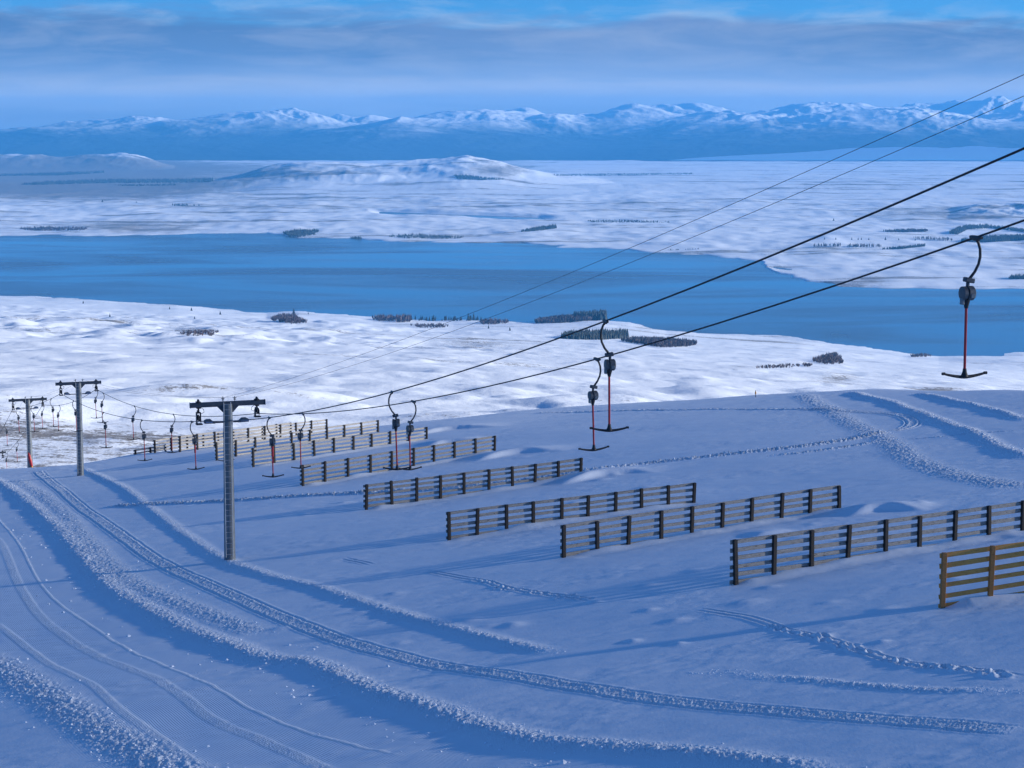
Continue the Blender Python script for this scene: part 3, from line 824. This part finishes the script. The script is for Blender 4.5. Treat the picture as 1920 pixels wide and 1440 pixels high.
def lift_tower(i):
    x, y, z0, va, ua = TOW[i]
    zt = float(ray(ua, va)[1]) * y - z0                         # height of the crossarm above the foot
    root = empty('lift_tower', (x, y, z0), YAW)
    lean = (float(ray(ua, va)[0]) * y - x)
    mx = lambda z: lean * z / zt * math.cos(YAW)                # the mast leans a touch
    mb = MB(); n = 12
    mb.tube([(0, 0, -.7)] + [(mx(zt * k / n), 0, zt * k / n) for k in range(n + 1)], [.312] + [.31 - .065 * k / n for k in range(n + 1)], 20)
    mb.build('mast', MAT['galv'], root)
    cx = mx(zt)
    mb = MB(); mb.box((cx, 0, zt), (3.98, .24, .25), None, .012)
    mb.box((cx - 1.995, 0, zt), (.02, .28, .29)); mb.box((cx + 1.995, 0, zt), (.02, .28, .29))
    arm = mb.build('crossarm', MAT['dark_steel'], root)
    for s in (-1, 1):
        mb = MB()
        mb.prism([(cx + s * .24, zt - .126), (cx + s * .58, zt - .126), (cx + s * .50, zt - .20), (cx + s * .26, zt - .46), (cx + s * .20, zt - .46)][::s], .16, Matrix.Identity(4))
        mb.build('gusset', MAT['dark_steel'], arm)
    # ladder on the uphill face
    mb = MB()
    for sx in (-.27, .10):
        mb.tube([(mx(zt * .02) + sx, -.37, .35), (mx(zt) + sx, -.32, zt + .12)], .022, 6)
    zz = .5
    while zz < zt + .05:
        mb.tube([(mx(zz) - .27, -.37 + .05 * zz / zt, zz), (mx(zz) + .10, -.37 + .05 * zz / zt, zz)], .016, 6); zz += .30
    for zz in (1.2, 3.2, 5.4):
        mb.tube([(mx(zz) - .27, -.36, zz), (mx(zz) - .12, -.2, zz)], .015, 5); mb.tube([(mx(zz) + .10, -.36, zz), (mx(zz) + .05, -.2, zz)], .015, 5)
    mb.build('ladder', MAT['ladder'], root)
    # rope hangers with their sheave blocks
    for s in (-1, 1):
        d = DROP[s]; hx = cx + s * HO
        mb = MB()
        mb.tube([(hx, -.16, zt + .125), (hx, -.16, zt + .2), (hx, -.08, zt + .26), (hx, .08, zt + .26), (hx, .16, zt + .2), (hx, .16, zt + .125)], .05, 8)
        mb.box((hx, 0, zt + .155), (.26, .30, .055), None, .01)
        mb.box((hx, 0, zt - .155), (.22, .30, .05), None, .01)
        mb.tube([(hx, 0, zt + .20), (hx, 0, zt - .30)], .05, 8)
        mb.box((hx + .02 * s, 0, zt - .33), (.12, .16, .10), None, .015)
        h = mb.build('rope_hanger', MAT['black'], root)
        mb = MB()
        top = zt - .38; bot = zt - d - .18
        mb.box((hx - .10, 0, (top + bot) / 2), (.035, .36, top - bot), None, .008)
        mb.box((hx + .10, 0, (top + bot) / 2 + .06), (.035, .30, top - bot - .12), None, .008)
        mb.box((hx, 0, top - .03), (.24, .22, .06), None, .01)
        mb.box((hx + .02, 0, bot + .02), (.34, .40, .05), None, .01)
        mb.build('sheave_frame', MAT['black'], h)
        for q in (-.24, .24):
            mb = MB(); mb.tube([(hx - .05, q, zt - d + .16), (hx - .02, q, zt - d + .16), (hx + .02, q, zt - d + .16), (hx + .05, q, zt - d + .16)], [.17, .145, .145, .17], 18)
            mb.build('sheave_wheel', MAT['black'], h)
        mb = MB()
        mb.tube([(hx - s * .12, .02, zt - .14), (hx - s * .27, .02, zt - .24), (hx - s * .30, .02, zt - .40), (hx - s * .18, .02, zt - .46), (hx - s * .08, .02, zt - .44)], .014, 5)
        mb.build('cable_loop', MAT['black'], h)
    # floodlights on short brackets
    for s, ln in ((-1, 1.28), (1, 1.06)):
        zf = zt - .86
        mb = MB(); bx = mx(zf)
        mb.box((bx + s * (.27 + (ln - .5)) / 2 + s * .0, -.10, zf - .10), (ln - .75, .09, .075), None, .008)
        br = mb.build('lamp_bracket', MAT['dark_steel'], root)
        mb = MB(); x0 = ln - .56
        mb.prism([(bx + s * x0, zf - .13), (bx + s * (x0 + .10), zf - .02), (bx + s * (x0 + .22), zf + .09), (bx + s * (ln - .12), zf + .09), (bx + s * ln, zf + .03), (bx + s * ln, zf - .11)], .34, Matrix.Translation((0, -.14, 0)))
        hd = mb.build('lamp_housing', MAT['dark_steel'], br)
        mb = MB(); mb.box((bx + s * (x0 + ln + .1) / 2, -.318, zf - .03), (ln - x0 - .2, .012, .10), None, .004)
        mb.build('lamp_glass', MAT['glass'], br)
    for px in (-.25, .38):
        mb = MB(); mb.tube([(cx + px, 0, zt + .12), (cx + px, 0, zt + .40)], .018, 6)
        for k in (.20, .27): mb.tube([(cx + px, 0, zt + k), (cx + px, 0, zt + k + .035)], .06, 10)
        mb.tube([(cx + px - .1, 0, zt + .30), (cx + px + .1, 0, zt + .30)], .015, 6)
        mb.build('insulator', MAT['dark_steel'], root)
    labels = ['nearest and tallest grey lift tower with ladder, beside the groomed track', 'second grey lift tower down the line, standing on the trackside berm',
              'third grey lift tower, with a long red object leaning on its foot', 'fourth lift tower cut off at the left edge, sunk behind the brow']
    tag(root, labels[i], 'lift tower', 'T-bar lift towers down the slope')
    hang = {s: Vector((x, y, z0)) + Matrix.Rotation(YAW, 3, 'Z') @ Vector((cx + s * HO, 0, zt - DROP[s])) for s in (-1, 1)}
    pins = {s: Vector((x, y, z0)) + Matrix.Rotation(YAW, 3, 'Z') @ Vector((cx + (-.25 if s < 0 else .38), 0, zt + .33)) for s in (-1, 1)}
    return root, hang, pins
towers = [lift_tower(i) for i in range(4)]
HANG = [t[1] for t in towers]; PINS = [t[2] for t in towers]

def span_through(A, direction, px):
    """rope leaving A uphill: plan line along direction, height fitted to the points px seen in the photo"""
    rows = []; rhs = []
    for u, v in px:
        s, t = ray(u, v)
        w = (s * A.y - A.x) / (direction.x - s * direction.y)
        z = t * (A.y + direction.y * w)
        rows.append([w, w * w]); rhs.append(z - A.z)
    c, *_ = np.linalg.lstsq(np.array(rows), np.array(rhs), rcond=None)
    return lambda w: Vector((A.x + direction.x * w, A.y + direction.y * w, A.z + c[0] * w + c[1] * w * w))

def span_between(A, B, sag):
    return lambda t: A.lerp(B, t) - Vector((0, 0, 4 * sag * t * (1 - t)))

ropes = {}
UP = {-1: [(735, 737), (1135, 598), (1920, 281)], 1: [(775, 753), (1120, 672), (1830, 447), (1920, 412)]}
for s in (-1, 1):
    up = span_through(HANG[0][s], dirv, UP[s])
    sags = {-1: (.80, .35, .5), 1: (.98, .62, .5)}[s]
    spans = [span_between(HANG[3][s], HANG[2][s], sags[2]), span_between(HANG[2][s], HANG[1][s], sags[1]), span_between(HANG[1][s], HANG[0][s], sags[0])]
    pts = [HANG[3][s] + (HANG[3][s] - HANG[2][s]) * .6]
    for sp in spans: pts += [sp(k / 24) for k in range(24)]
    wmax = HANG[0][s].y / -dirv.y + 14
    pts += [up(wmax * k / 40) for k in range(41)]
    ropes[s] = (spans, up, wmax)
    mb = MB(); mb.tube(pts, .021, 8)
    o = mb.build('haul_rope', MAT['rope'])
    tag(o, 'black haul rope on the %s ends of the tower crossarms' % ('left' if s < 0 else 'right'), 'cable', 'haul ropes of the T-bar lift')
UPW = {-1: [(765, 633), (952, 560), (1920, 140)], 1: [(815, 633), (1012, 560), (1920, 180)]}
for s in (-1, 1):
    upw = span_through(PINS[0][s], dirv, UPW[s])
    pts = []
    for a, b in ((3, 2), (2, 1), (1, 0)): pts += [span_between(PINS[a][s], PINS[b][s], .45)(k / 16) for k in range(16)]
    pts += [upw(wmax * k / 40) for k in range(41)]
    mb = MB(); mb.tube(pts, .0062, 5)
    tag(mb.build('overhead_wire', MAT['wire']), 'thin grey wire strung along the %s insulators above the ropes' % ('left' if s < 0 else 'right'), 'wire', 'thin wires above the lift')

# ------------------------------------------------------------------ T-bars
def make_tbar(m, sleeve):
    root = empty('t_bar')
    mb = MB(); mb.tube([(0, -.20, .0), (0, -.10, -.005), (0, .10, -.005), (0, .20, 0)], [.030, .042, .042, .030], 8); mb.box((m * .01, 0, -.03), (.07, .16, .07), None, .01)
    mb.build('rope_clamp', MAT['arm'], root)
    mb = MB(); ctrl = [(0, 0, -.03), (m * .055, 0, -.10), (m * .098, 0, -.22), (m * .108, 0, -.36), (m * .08, 0, -.50), (m * .01, 0, -.64), (-m * .09, 0, -.765)]
    mb.tube(ctrl, [.028, .027, .027, .027, .027, .027, .030], 10); mb.build('hanger_arm', MAT['arm'], root)
    bx = -m * .13
    mb = MB(); mb.box((bx + m * .02, 0, -.80), (.20, .13, .09), Matrix.Rotation(m * .18, 4, 'Y'), .015); mb.tube([(bx, 0, -.83), (bx, 0, -.92)], .035, 8)
    mb.build('swivel_bracket', MAT['dark_steel'], root)
    mb = MB()
    mb.tube([(bx - .125, 0, -1.045), (bx - .115, 0, -1.045), (bx - .05, 0, -1.045), (bx - .045, 0, -1.045), (bx - .02, 0, -1.045), (bx - .015, 0, -1.045), (bx + .10, 0, -1.045), (bx + .125, 0, -1.045)], [.10, .128, .13, .11, .11, .138, .138, .11], 22)
    dr = mb.build('spring_drum', MAT['drum'], root)
    mb = MB(); mb.box((bx + .05, -.128, -1.09), (.09, .03, .08), None, .006); mb.box((bx - .10, 0, -1.20), (.06, .10, .12), None, .01)
    mb.build('drum_plate', MAT['galv'], dr)
    mb = MB(); mb.tube([(bx - .01, 0, -1.16), (bx - .01, 0, -1.24), (bx - .01, 0, -1.33)], [.075, .055, .034], 10); mb.build('rope_guide', MAT['black'], dr)
    lo = (bx + .02, 0, -2.56)
    mb = MB(); mb.tube([(bx - .01, 0, -1.30), ((bx * 2 + .01) / 2, 0, -1.9), lo], .0265, 10); mb.build('pole', MAT['red'], root)
    if sleeve:
        mb = MB(); mb.tube([(bx, 0, -1.28), (bx, 0, -1.72)], .05, 10); mb.build('sleeve', MAT['red'], root)
    mb = MB(); mb.tube([(lo[0], 0, -2.47), (lo[0], 0, -2.54), (lo[0], 0, -2.62)], [.034, .045, .075], 10)
    n = 14; pts = []
    for k in range(n + 1):
        a = -1 + 2 * k / n
        pts.append((lo[0] + .45 * a, 0, -2.63 + (.07 + .0 * m) * abs(a) ** 1.7))
    mb.tube(pts, [.022 + .012 * (1 - abs(-1 + 2 * k / n)) for k in range(n + 1)], 10)
    for a in (0, n): mb.tube([Vector(pts[a]) - Vector((.03, 0, 0)), Vector(pts[a]) + Vector((.03, 0, 0))], .028, 10)
    mb.build('crossbar', MAT['black'], root)
    return root

def copy_tree(o, parent=None):
    c = o.copy(); COL.objects.link(c)
    if parent is not None: c.parent = parent
    for ch in list(o.children): copy_tree(ch, c)
    return c

def find_on(fn, u, lo, hi):
    ts = np.linspace(lo, hi, 1500); us = []
    for t in ts:
        p = fn(t); us.append(proj(p.x, p.y, p.z)[0])
    i = int(np.argmin(np.abs(np.array(us) - u))); return fn(ts[i])

TB = {-1: {'up': [505, 735, 1135], 2: [360, 266, 194, 138], 1: [96, 60, 31.7], 0: [10.4]},
      1: {'up': [568, 775, 1120, 1830], 2: [426, 325, 252, 193, 146], 1: [111, 80], 0: [32.6, 13]}}
SLEEVE = {505, 360}
protos = {}
tb_children = {}
for s in (-1, 1):
    rope = 'left' if s < 0 else 'right'
    for key, us in TB[s].items():
        for j, u in enumerate(us):
            spans, up, wmax = ropes[s]
            p = find_on(up, u, 0.5, wmax) if key == 'up' else find_on(spans[key], u, .002, .998)
            pk = (s, u in SLEEVE)
            if pk not in protos: protos[pk] = make_tbar(s, pk[1]); o = protos[pk]
            else: o = copy_tree(protos[pk])
            o.location = p
            o.rotation_euler = (0, rng.uniform(-.02, .02), YAW + rng.uniform(-.22, .16))
            n_ = len(us)
            if key == 'up': lab = 'red-poled T-bar on the %s rope, %s uphill of the nearest tower' % (rope, ORD[j])
            else:
                a, b = {2: ('second', 'nearest'), 1: ('third', 'second'), 0: ('fourth', 'third')}[key]
                lab = 'T-bar on the %s rope, %s downhill of the %s tower' % (rope, ORD[j], b)
            tag(o, lab, 'T-bar', 'T-bars hanging from the haul ropes')

# the red thing leaning on the third tower
def leaning_gear():
    bx, by, bz = T3x + .34, T3y - .35, float(on_slope(T3x + .34, T3y - .35))
    root = empty('leaning_sled', (bx, by, bz)); 
    a = Vector((.0, 0, .02)); b = Vector((-.42, .05, 1.95))
    mb = MB(); mb.tube([a.lerp(b, .20), a.lerp(b, .28), a.lerp(b, .5), a.lerp(b, .8), a.lerp(b, .97), b], [.09, .13, .17, .16, .10, .04], 10); mb.build('hull', MAT['red'], root)
    mb = MB(); mb.tube([a.lerp(b, .08), a.lerp(b, .14), a.lerp(b, .22)], [.11, .13, .10], 10); mb.build('nose_band', MAT['orange'], root)
    mb = MB(); mb.tube([a - Vector((-.04, 0, .06)), a.lerp(b, .04), a.lerp(b, .10)], [.17, .12, .08], 10); mb.build('foot', MAT['black'], root)
    tag(root, 'long red object with orange band and black foot leaning on a tower', 'ski gear')
leaning_gear()

def marker():
    x, y = hit_slope(1417, 744); z = float(on_slope(x, y))
    root = empty('marker_pole', (x, y, z))
    mb = MB(); mb.tube([(0, 0, -.2), (-.02, 0, .7)], .03, 8); mb.build('stake', MAT['black'], root)
    mb = MB(); mb.tube([(-.01, 0, .28), (-.015, 0, .36), (-.02, 0, .52), (-.025, 0, .60)], [.03, .075, .075, .03], 10); mb.build('marker_sleeve', MAT['orange'], root)
    tag(root, 'small orange-topped marker stake on the brow of the slope', 'marker')
marker()

# ------------------------------------------------------------------ trees
def crown_cone(seed, tiers=6, n=9, w=.20):
    """a conifer crown of unit height: ragged drooping tiers"""
    r = random.Random(seed); mb = MB()
    for k in range(tiers):
        z0 = .10 + .82 * k / tiers; z1 = z0 + .30 * (1 - .45 * k / tiers); rad = w * (1 - k / tiers) ** .85 + .018
        vs = [(0, 0, min(1.0, z1))]; m = n * 2
        for i in range(m):
            a = 2 * math.pi * i / m + k; q = rad * ((1.05 if i % 2 else .62) + r.uniform(-.15, .2))
            vs.append((q * math.cos(a), q * math.sin(a), z0 + r.uniform(-.03, .02) - (.02 if i % 2 else 0)))
        mb.add(vs, [(0, 1 + i, 1 + (i + 1) % m) for i in range(m)])
    return mb
def pine(loc, h, label, group, seed=0, w=.20):
    key = (seed, round(w, 2))
    if key not in _pines:
        root = empty('pine_tree')
        b = MB(); b.tube([(0, 0, -.08), (0, 0, .3), (.005, 0, .75)], [.028, .022, .01], 6); b.build('trunk', MAT['bark'], root)
        crown_cone(seed, w=w).build('crown', MAT['conifer'], root)
        _pines[key] = root; o = root
    else: o = copy_tree(_pines[key])
    o.location = loc; o.scale = (h, h, h); o.rotation_euler = (0, 0, rng.uniform(0, 6))
    tag(o, label, 'tree', group); return o
_pines = {}

# lone conifers on the near shore and the plain (u, v of the foot, height in px)
LONE = [(156, 569, 6, 'far left by the shore'), (206, 594, 7, 'below a white bluff'), (318, 580, 6, 'on the shore bluff'), (359, 583, 8, 'on the shore bluff, taller'), (365, 598, 6, 'below the shore bluff'),
        (413, 590, 8, 'near the shore bend'), (551, 591, 14, 'rising above red-brown willows'), (578, 589, 5, 'right of the willows'), (916, 616, 7, 'below the shoreline row'), (956, 620, 8, 'right below the shoreline row')]
for i, (u, v, hp, where) in enumerate(LONE):
    x, y, z = on_plain(u, v); pine((x, y, z - .5), hp * y / F, 'lone dark conifer ' + where, 'lone conifers near the lake', i % 3, .24)
# the row along the shore
for i in range(46):
    u = rng.uniform(770, 902); v = 600.5 + rng.uniform(-1.5, 1.5); hp = rng.uniform(6, 10)
    if 868 < u < 892: hp = rng.uniform(11, 17)
    x, y, z = on_plain(u, v); pine((x, y, z - .5), hp * y / F, 'dark conifer in the ragged row along the near lake shore', 'conifers in the shoreline row', i % 3, .20)
# small conifers spaced along a track on the far shore
for i, u in enumerate((1546, 1567, 1597, 1609, 1615, 1629, 1660, 1685, 1716)):
    v = 449 + .012 * (u - 1546); x, y, z = on_plain(u, v); pine((x, y, z - .5), (5 if i != 6 else 7) * y / F, 'small conifer spaced along a track on the far shore', 'spaced conifers on the far shore', i % 3, .24)
for u, v, hp in ((192, 379, 5), (256, 380, 3), (364, 386, 4), (373, 386, 4), (1563, 414, 5)):
    x, y, z = on_plain(u, v); pine((x, y, z - .5), hp * y / F, 'tiny dark conifer standing alone on the distant snow plain', 'far single trees', 1, .36)

def wood_patch(name, poly, n, hp, mat, label, cat, shape='cone', seed=0, dv=1.0):
    """a wood that reads as one mass: many crowns inside one outline seen at poly"""
    r = np.random.default_rng(100 + seed); P = np.array(poly, float)
    def inside(u, v):
        c = False; j = len(P) - 1
        for i in range(len(P)):
            if (P[i, 1] > v) != (P[j, 1] > v) and u < (P[j, 0] - P[i, 0]) * (v - P[i, 1]) / (P[j, 1] - P[i, 1]) + P[i, 0]: c = not c
            j = i
        return c
    us, vs = [], []
    while len(us) < n:
        u = r.uniform(P[:, 0].min(), P[:, 0].max()); v = r.uniform(P[:, 1].min(), P[:, 1].max())
        if inside(u, v): us.append(u); vs.append(v)
    # ground lookup on a coarse row of rays
    V = []; Fc = []
    for u, v in zip(us, vs):
        g = see_plain(u, v)
        if g is None: continue
        x, y, z = g
        h = hp * y / F * r.uniform(.7, 1.2); b = len(V)
        if shape == 'cone':
            w = h * r.uniform(.17, .25); m = 6; ph = r.uniform(0, 6)
            V.append((x, y, z + h)); 
            for k in range(m): V.append((x + w * math.cos(ph + k * 1.047) * r.uniform(.7, 1.2), y + w * math.sin(ph + k * 1.047) * r.uniform(.7, 1.2), z + h * r.uniform(.0, .12) - 1))
            Fc += [(b, b + 1 + k, b + 1 + (k + 1) % m) for k in range(m)]
        else:                                              # a spray of bare twigs: thin upright slivers
            for q in range(9):
                a = r.uniform(0, 6.28); o = h * (.10 if shape == 'pole' else .42) * r.uniform(.2, 1); hh = h * r.uniform(.55, 1); w = h * (.05 if shape == 'pole' else .07)
                bx, by = x + o * .35 * math.cos(a), y + o * .35 * math.sin(a); tx, ty = x + o * math.cos(a), y + o * math.sin(a)
                c = len(V); p = r.uniform(0, 3.14); wx_, wy_ = w * math.cos(p), w * math.sin(p)
                V += [(bx, by, z - 1), (tx + wx_, ty + wy_, z + hh * .6), (tx, ty, z + hh), (tx - wx_, ty - wy_, z + hh * .6)]
                Fc.append((c, c + 1, c + 2, c + 3))
    me = bpy.data.meshes.new(name); me.from_pydata(V, [], Fc); me.update()
    o = link(name, me, mat); tag(o, label, cat, kind='stuff'); return o

C, LA, WI, PO = MAT['conifer'], MAT['larch'], MAT['willow'], MAT['poplar']
W = wood_patch
W('larch_wood', [(1003, 607), (1010, 603), (1080, 596), (1110, 597), (1110, 601), (1050, 606)], 588, 10, LA, 'brown larch wood on the near shore point beside tall conifers', 'wood', 'twig', 1)
W('conifer_wood', [(1072, 597), (1137, 593), (1137, 600), (1090, 601)], 255, 14, C, 'tall dark conifer wood on the tip of the near shore point', 'wood', 'cone', 2)
W('conifer_plantation', [(1052, 635), (1070, 629), (1110, 628), (1178, 627), (1178, 634), (1130, 637), (1080, 637)], 832, 12, C, 'dark square-edged conifer plantation behind the leftmost upper T-bar', 'wood', 'cone', 3)
W('larch_plantation', [(1165, 640), (1200, 638), (1260, 640), (1306, 646), (1290, 650), (1240, 652), (1215, 648)], 736, 10, LA, 'purple-brown larch plantation on the slope right of the dark one', 'wood', 'twig', 4)
W('willow_thicket', [(505, 600), (530, 593), (552, 594), (575, 606), (545, 608)], 225, 8, WI, 'red-brown willow thicket at the foot of the tallest lone conifer', 'thicket', 'twig', 5)
W('willow_thicket', [(700, 600), (715, 597), (742, 599), (738, 602), (705, 603)], 60, 10, WI, 'round dark willow clump left of the shoreline conifer row', 'thicket', 'twig', 6)
W('willow_thicket', [(742, 603), (768, 601), (768, 604), (745, 605)], 50, 14, WI, 'round grey-brown willow clump touching the shoreline conifer row', 'thicket', 'twig', 7)
W('willow_thicket', [(900, 605), (920, 604), (955, 604), (945, 608), (905, 609)], 70, 9, WI, 'brown scrub at the right end of the shoreline conifer row', 'thicket', 'twig', 8)
W('willow_thicket', [(770, 611), (800, 610), (840, 611), (838, 615), (790, 615)], 80, 6, WI, 'low brown scrub strip just below the shoreline conifer row', 'thicket', 'twig', 9)
W('willow_thicket', [(1415, 691), (1450, 686), (1510, 684), (1530, 684), (1520, 688), (1440, 691)], 90, 6, WI, 'thin line of brown scrub in a gully on the right plain', 'thicket', 'twig', 10)
W('willow_thicket', [(1522, 678), (1545, 668), (1568, 664), (1582, 682), (1550, 684)], 210, 8, WI, 'dense red-brown scrub patch in the gully near the right shore', 'thicket', 'twig', 11)
W('willow_thicket', [(1708, 668), (1745, 667), (1745, 669), (1710, 670)], 40, 7, WI, 'small brown scrub clump at the water edge on the right', 'thicket', 'twig', 12)
W('willow_thicket', [(335, 625), (370, 620), (410, 622), (400, 630), (350, 630)], 110, 5, WI, 'brown scrub in a hollow of the left plain', 'thicket', 'twig', 13)
W('forest_belt', [(40, 346), (90, 342), (200, 338), (330, 338), (400, 336), (400, 341), (330, 343), (220, 343), (60, 347)], 1860, 4.5, C, 'long dark forest belt on the plain left of the white hill', 'wood', 'cone', 14)
W('forest_belt', [(210, 347), (300, 346), (330, 345), (330, 348), (230, 349)], 240, 3, C, 'thin dark tree line just below the long forest belt', 'wood', 'cone', 15)
W('forest_belt', [(0, 328), (110, 325), (195, 322), (195, 324), (120, 329), (0, 330)], 990, 3.5, C, 'dark forest belt at the foot of the streaked hill', 'wood', 'cone', 16)
W('hill_wood', [(851, 329), (880, 330), (905, 334), (950, 337), (900, 338), (858, 336)], 416, 4, C, 'dark wood on the foot of the white hill, right side', 'wood', 'cone', 17)
W('forest_belt', [(1035, 328), (1100, 327), (1300, 325), (1300, 327), (1110, 330), (1040, 330)], 650, 2.6, C, 'thin dark forest belt on the flat plain right of the white hill', 'wood', 'cone', 18)
W('shore_wood', [(975, 435), (1000, 429), (1042, 424), (1044, 428), (1010, 433)], 420, 5, C, 'slanting dark wood on a spur above the far shore', 'wood', 'cone', 19)
W('shore_wood', [(530, 437), (560, 432), (598, 433), (592, 440), (560, 445), (542, 444)], 480, 5, C, 'dark wood running down to the far shore left of centre', 'wood', 'cone', 20)
W('shore_scrub', [(720, 443), (780, 440), (870, 445), (860, 448), (760, 447)], 416, 4, C, 'dark scrub strip along the far shore near centre', 'thicket', 'cone', 21)
W('shore_scrub', [(35, 429), (90, 427), (165, 428), (160, 432), (60, 433)], 468, 4.5, LA, 'dark scrub band above the far shore at left', 'thicket', 'cone', 22)
W('shore_scrub', [(655, 447), (672, 446), (680, 448), (660, 449)], 40, 5, C, 'small dark clump on the far shore edge', 'thicket', 'cone', 23)
W('tree_group', [(322, 384), (352, 384), (353, 386), (325, 386)], 40, 4, C, 'short dark tree group on the far left plain', 'wood', 'cone', 24)
W('red_wood', [(1656, 434), (1700, 432), (1740, 432), (1738, 435), (1670, 436)], 320, 4.5, LA, 'purple-brown wood below the shaded escarpment', 'wood', 'twig', 25)
W('valley_forest', [(1778, 438), (1790, 431), (1810, 425), (1850, 424), (1930, 434), (1930, 437), (1860, 428), (1815, 430), (1795, 440)], 840, 5.5, C, 'dark curved forest under the escarpment at the right edge', 'wood', 'cone', 26)
W('valley_forest', [(1800, 452), (1850, 446), (1930, 444), (1930, 450), (1880, 453), (1830, 455)], 1232, 6.5, C, 'broad dark forest on the flat at the right edge', 'wood', 'cone', 27)
W('hedge_row', [(1653, 468), (1700, 464), (1735, 460), (1735, 462), (1690, 467)], 306, 5, C, 'dark clipped tree belt slanting above the right bay', 'wood', 'cone', 28)
W('poplar_row', [(1524, 462), (1576, 461), (1576, 463), (1524, 463)], 50, 7, PO, 'left row of bare grey poplars on the far shore', 'tree row', 'pole', 29)
W('poplar_row', [(1588, 462), (1652, 463), (1652, 464), (1588, 464)], 91, 7, PO, 'middle row of bare grey poplars on the far shore', 'tree row', 'pole', 30)
W('poplar_row', [(1710, 447), (1780, 449), (1790, 453), (1720, 449)], 90, 6, PO, 'right stand of bare grey poplars under the dark forest', 'tree row', 'pole', 31)
W('lake_wood', [(1888, 523), (1898, 520), (1930, 520), (1930, 524)], 110, 7, C, 'small dark wood on the flat above the bay, right edge', 'wood', 'cone', 32)
W('scrub_dots', [(1250, 469), (1310, 467), (1312, 468), (1252, 470)], 24, 3, C, 'dotted line of tiny dark bushes near the far shore', 'bushes', 'cone', 33)
W('far_bank_scrub', [(1100, 414), (1180, 413), (1260, 417), (1250, 418), (1110, 417)], 360, 3, C, 'dark scrub along a bank behind the spur wood', 'thicket', 'cone', 34)

# ------------------------------------------------------------------ haze between here and the mountains
def haze():
    x0, x1, y0, y1, z0, z1 = -26000, 26000, -1500, 56000, -790, 620
    mb = MB(); mb.box(((x0 + x1) / 2, (y0 + y1) / 2, (z0 + z1) / 2), (x1 - x0, y1 - y0, z1 - z0))
    me = mb.mesh('haze')
    m = bpy.data.materials.new('blue_air'); m.use_nodes = True; nt = NT(m.node_tree); nt.n.clear()
    v = nt.node('ShaderNodeVolumePrincipled'); out = nt.node('ShaderNodeOutputMaterial'); nt.l.new(v.outputs[0], out.inputs['Volume'])
    v.inputs['Color'].default_value = (.085, .42, .90, 1)
    v.inputs['Density'].default_value = 2.35e-5
    v.inputs['Anisotropy'].default_value = 0.0
    o = link('haze', me, m); tag(o, 'thin blue air lying over the whole valley', 'haze', kind='stuff')
haze()

# ------------------------------------------------------------------ thin cloud added out of view to dim the sun on the slope
def sun_dimming_cloud():
    bm = bmesh.new(); bmesh.ops.create_icosphere(bm, subdivisions=4, radius=1)
    c = Vector((0, 110, -22)) + sdir * 5600 + Vector((0, -66, 0))
    for v in bm.verts:
        p = v.co.copy(); k = 1 + .16 * float(perlin(np.array(p.x * 1.9 + 5), np.array(p.y * 1.9 + p.z * 1.3), 120))
        v.co = Vector((p.x * 620 * k, p.y * 190 * k, p.z * 250 * k)) + c
    me = bpy.data.meshes.new('cloud'); bm.to_mesh(me); bm.free()
    m = bpy.data.materials.new('sun_dimming_vapour'); m.use_nodes = True; nt = NT(m.node_tree); nt.n.clear()
    v = nt.node('ShaderNodeVolumePrincipled'); out = nt.node('ShaderNodeOutputMaterial'); nt.l.new(v.outputs[0], out.inputs['Volume'])
    v.inputs['Color'].default_value = (.95, .96, .98, 1); v.inputs['Density'].default_value = .00118; v.inputs['Anisotropy'].default_value = .6
    o = link('cloud', me, m); tag(o, 'thin pale cloud added out of view to dim the low sun', 'cloud', kind='stuff')
sun_dimming_cloud()
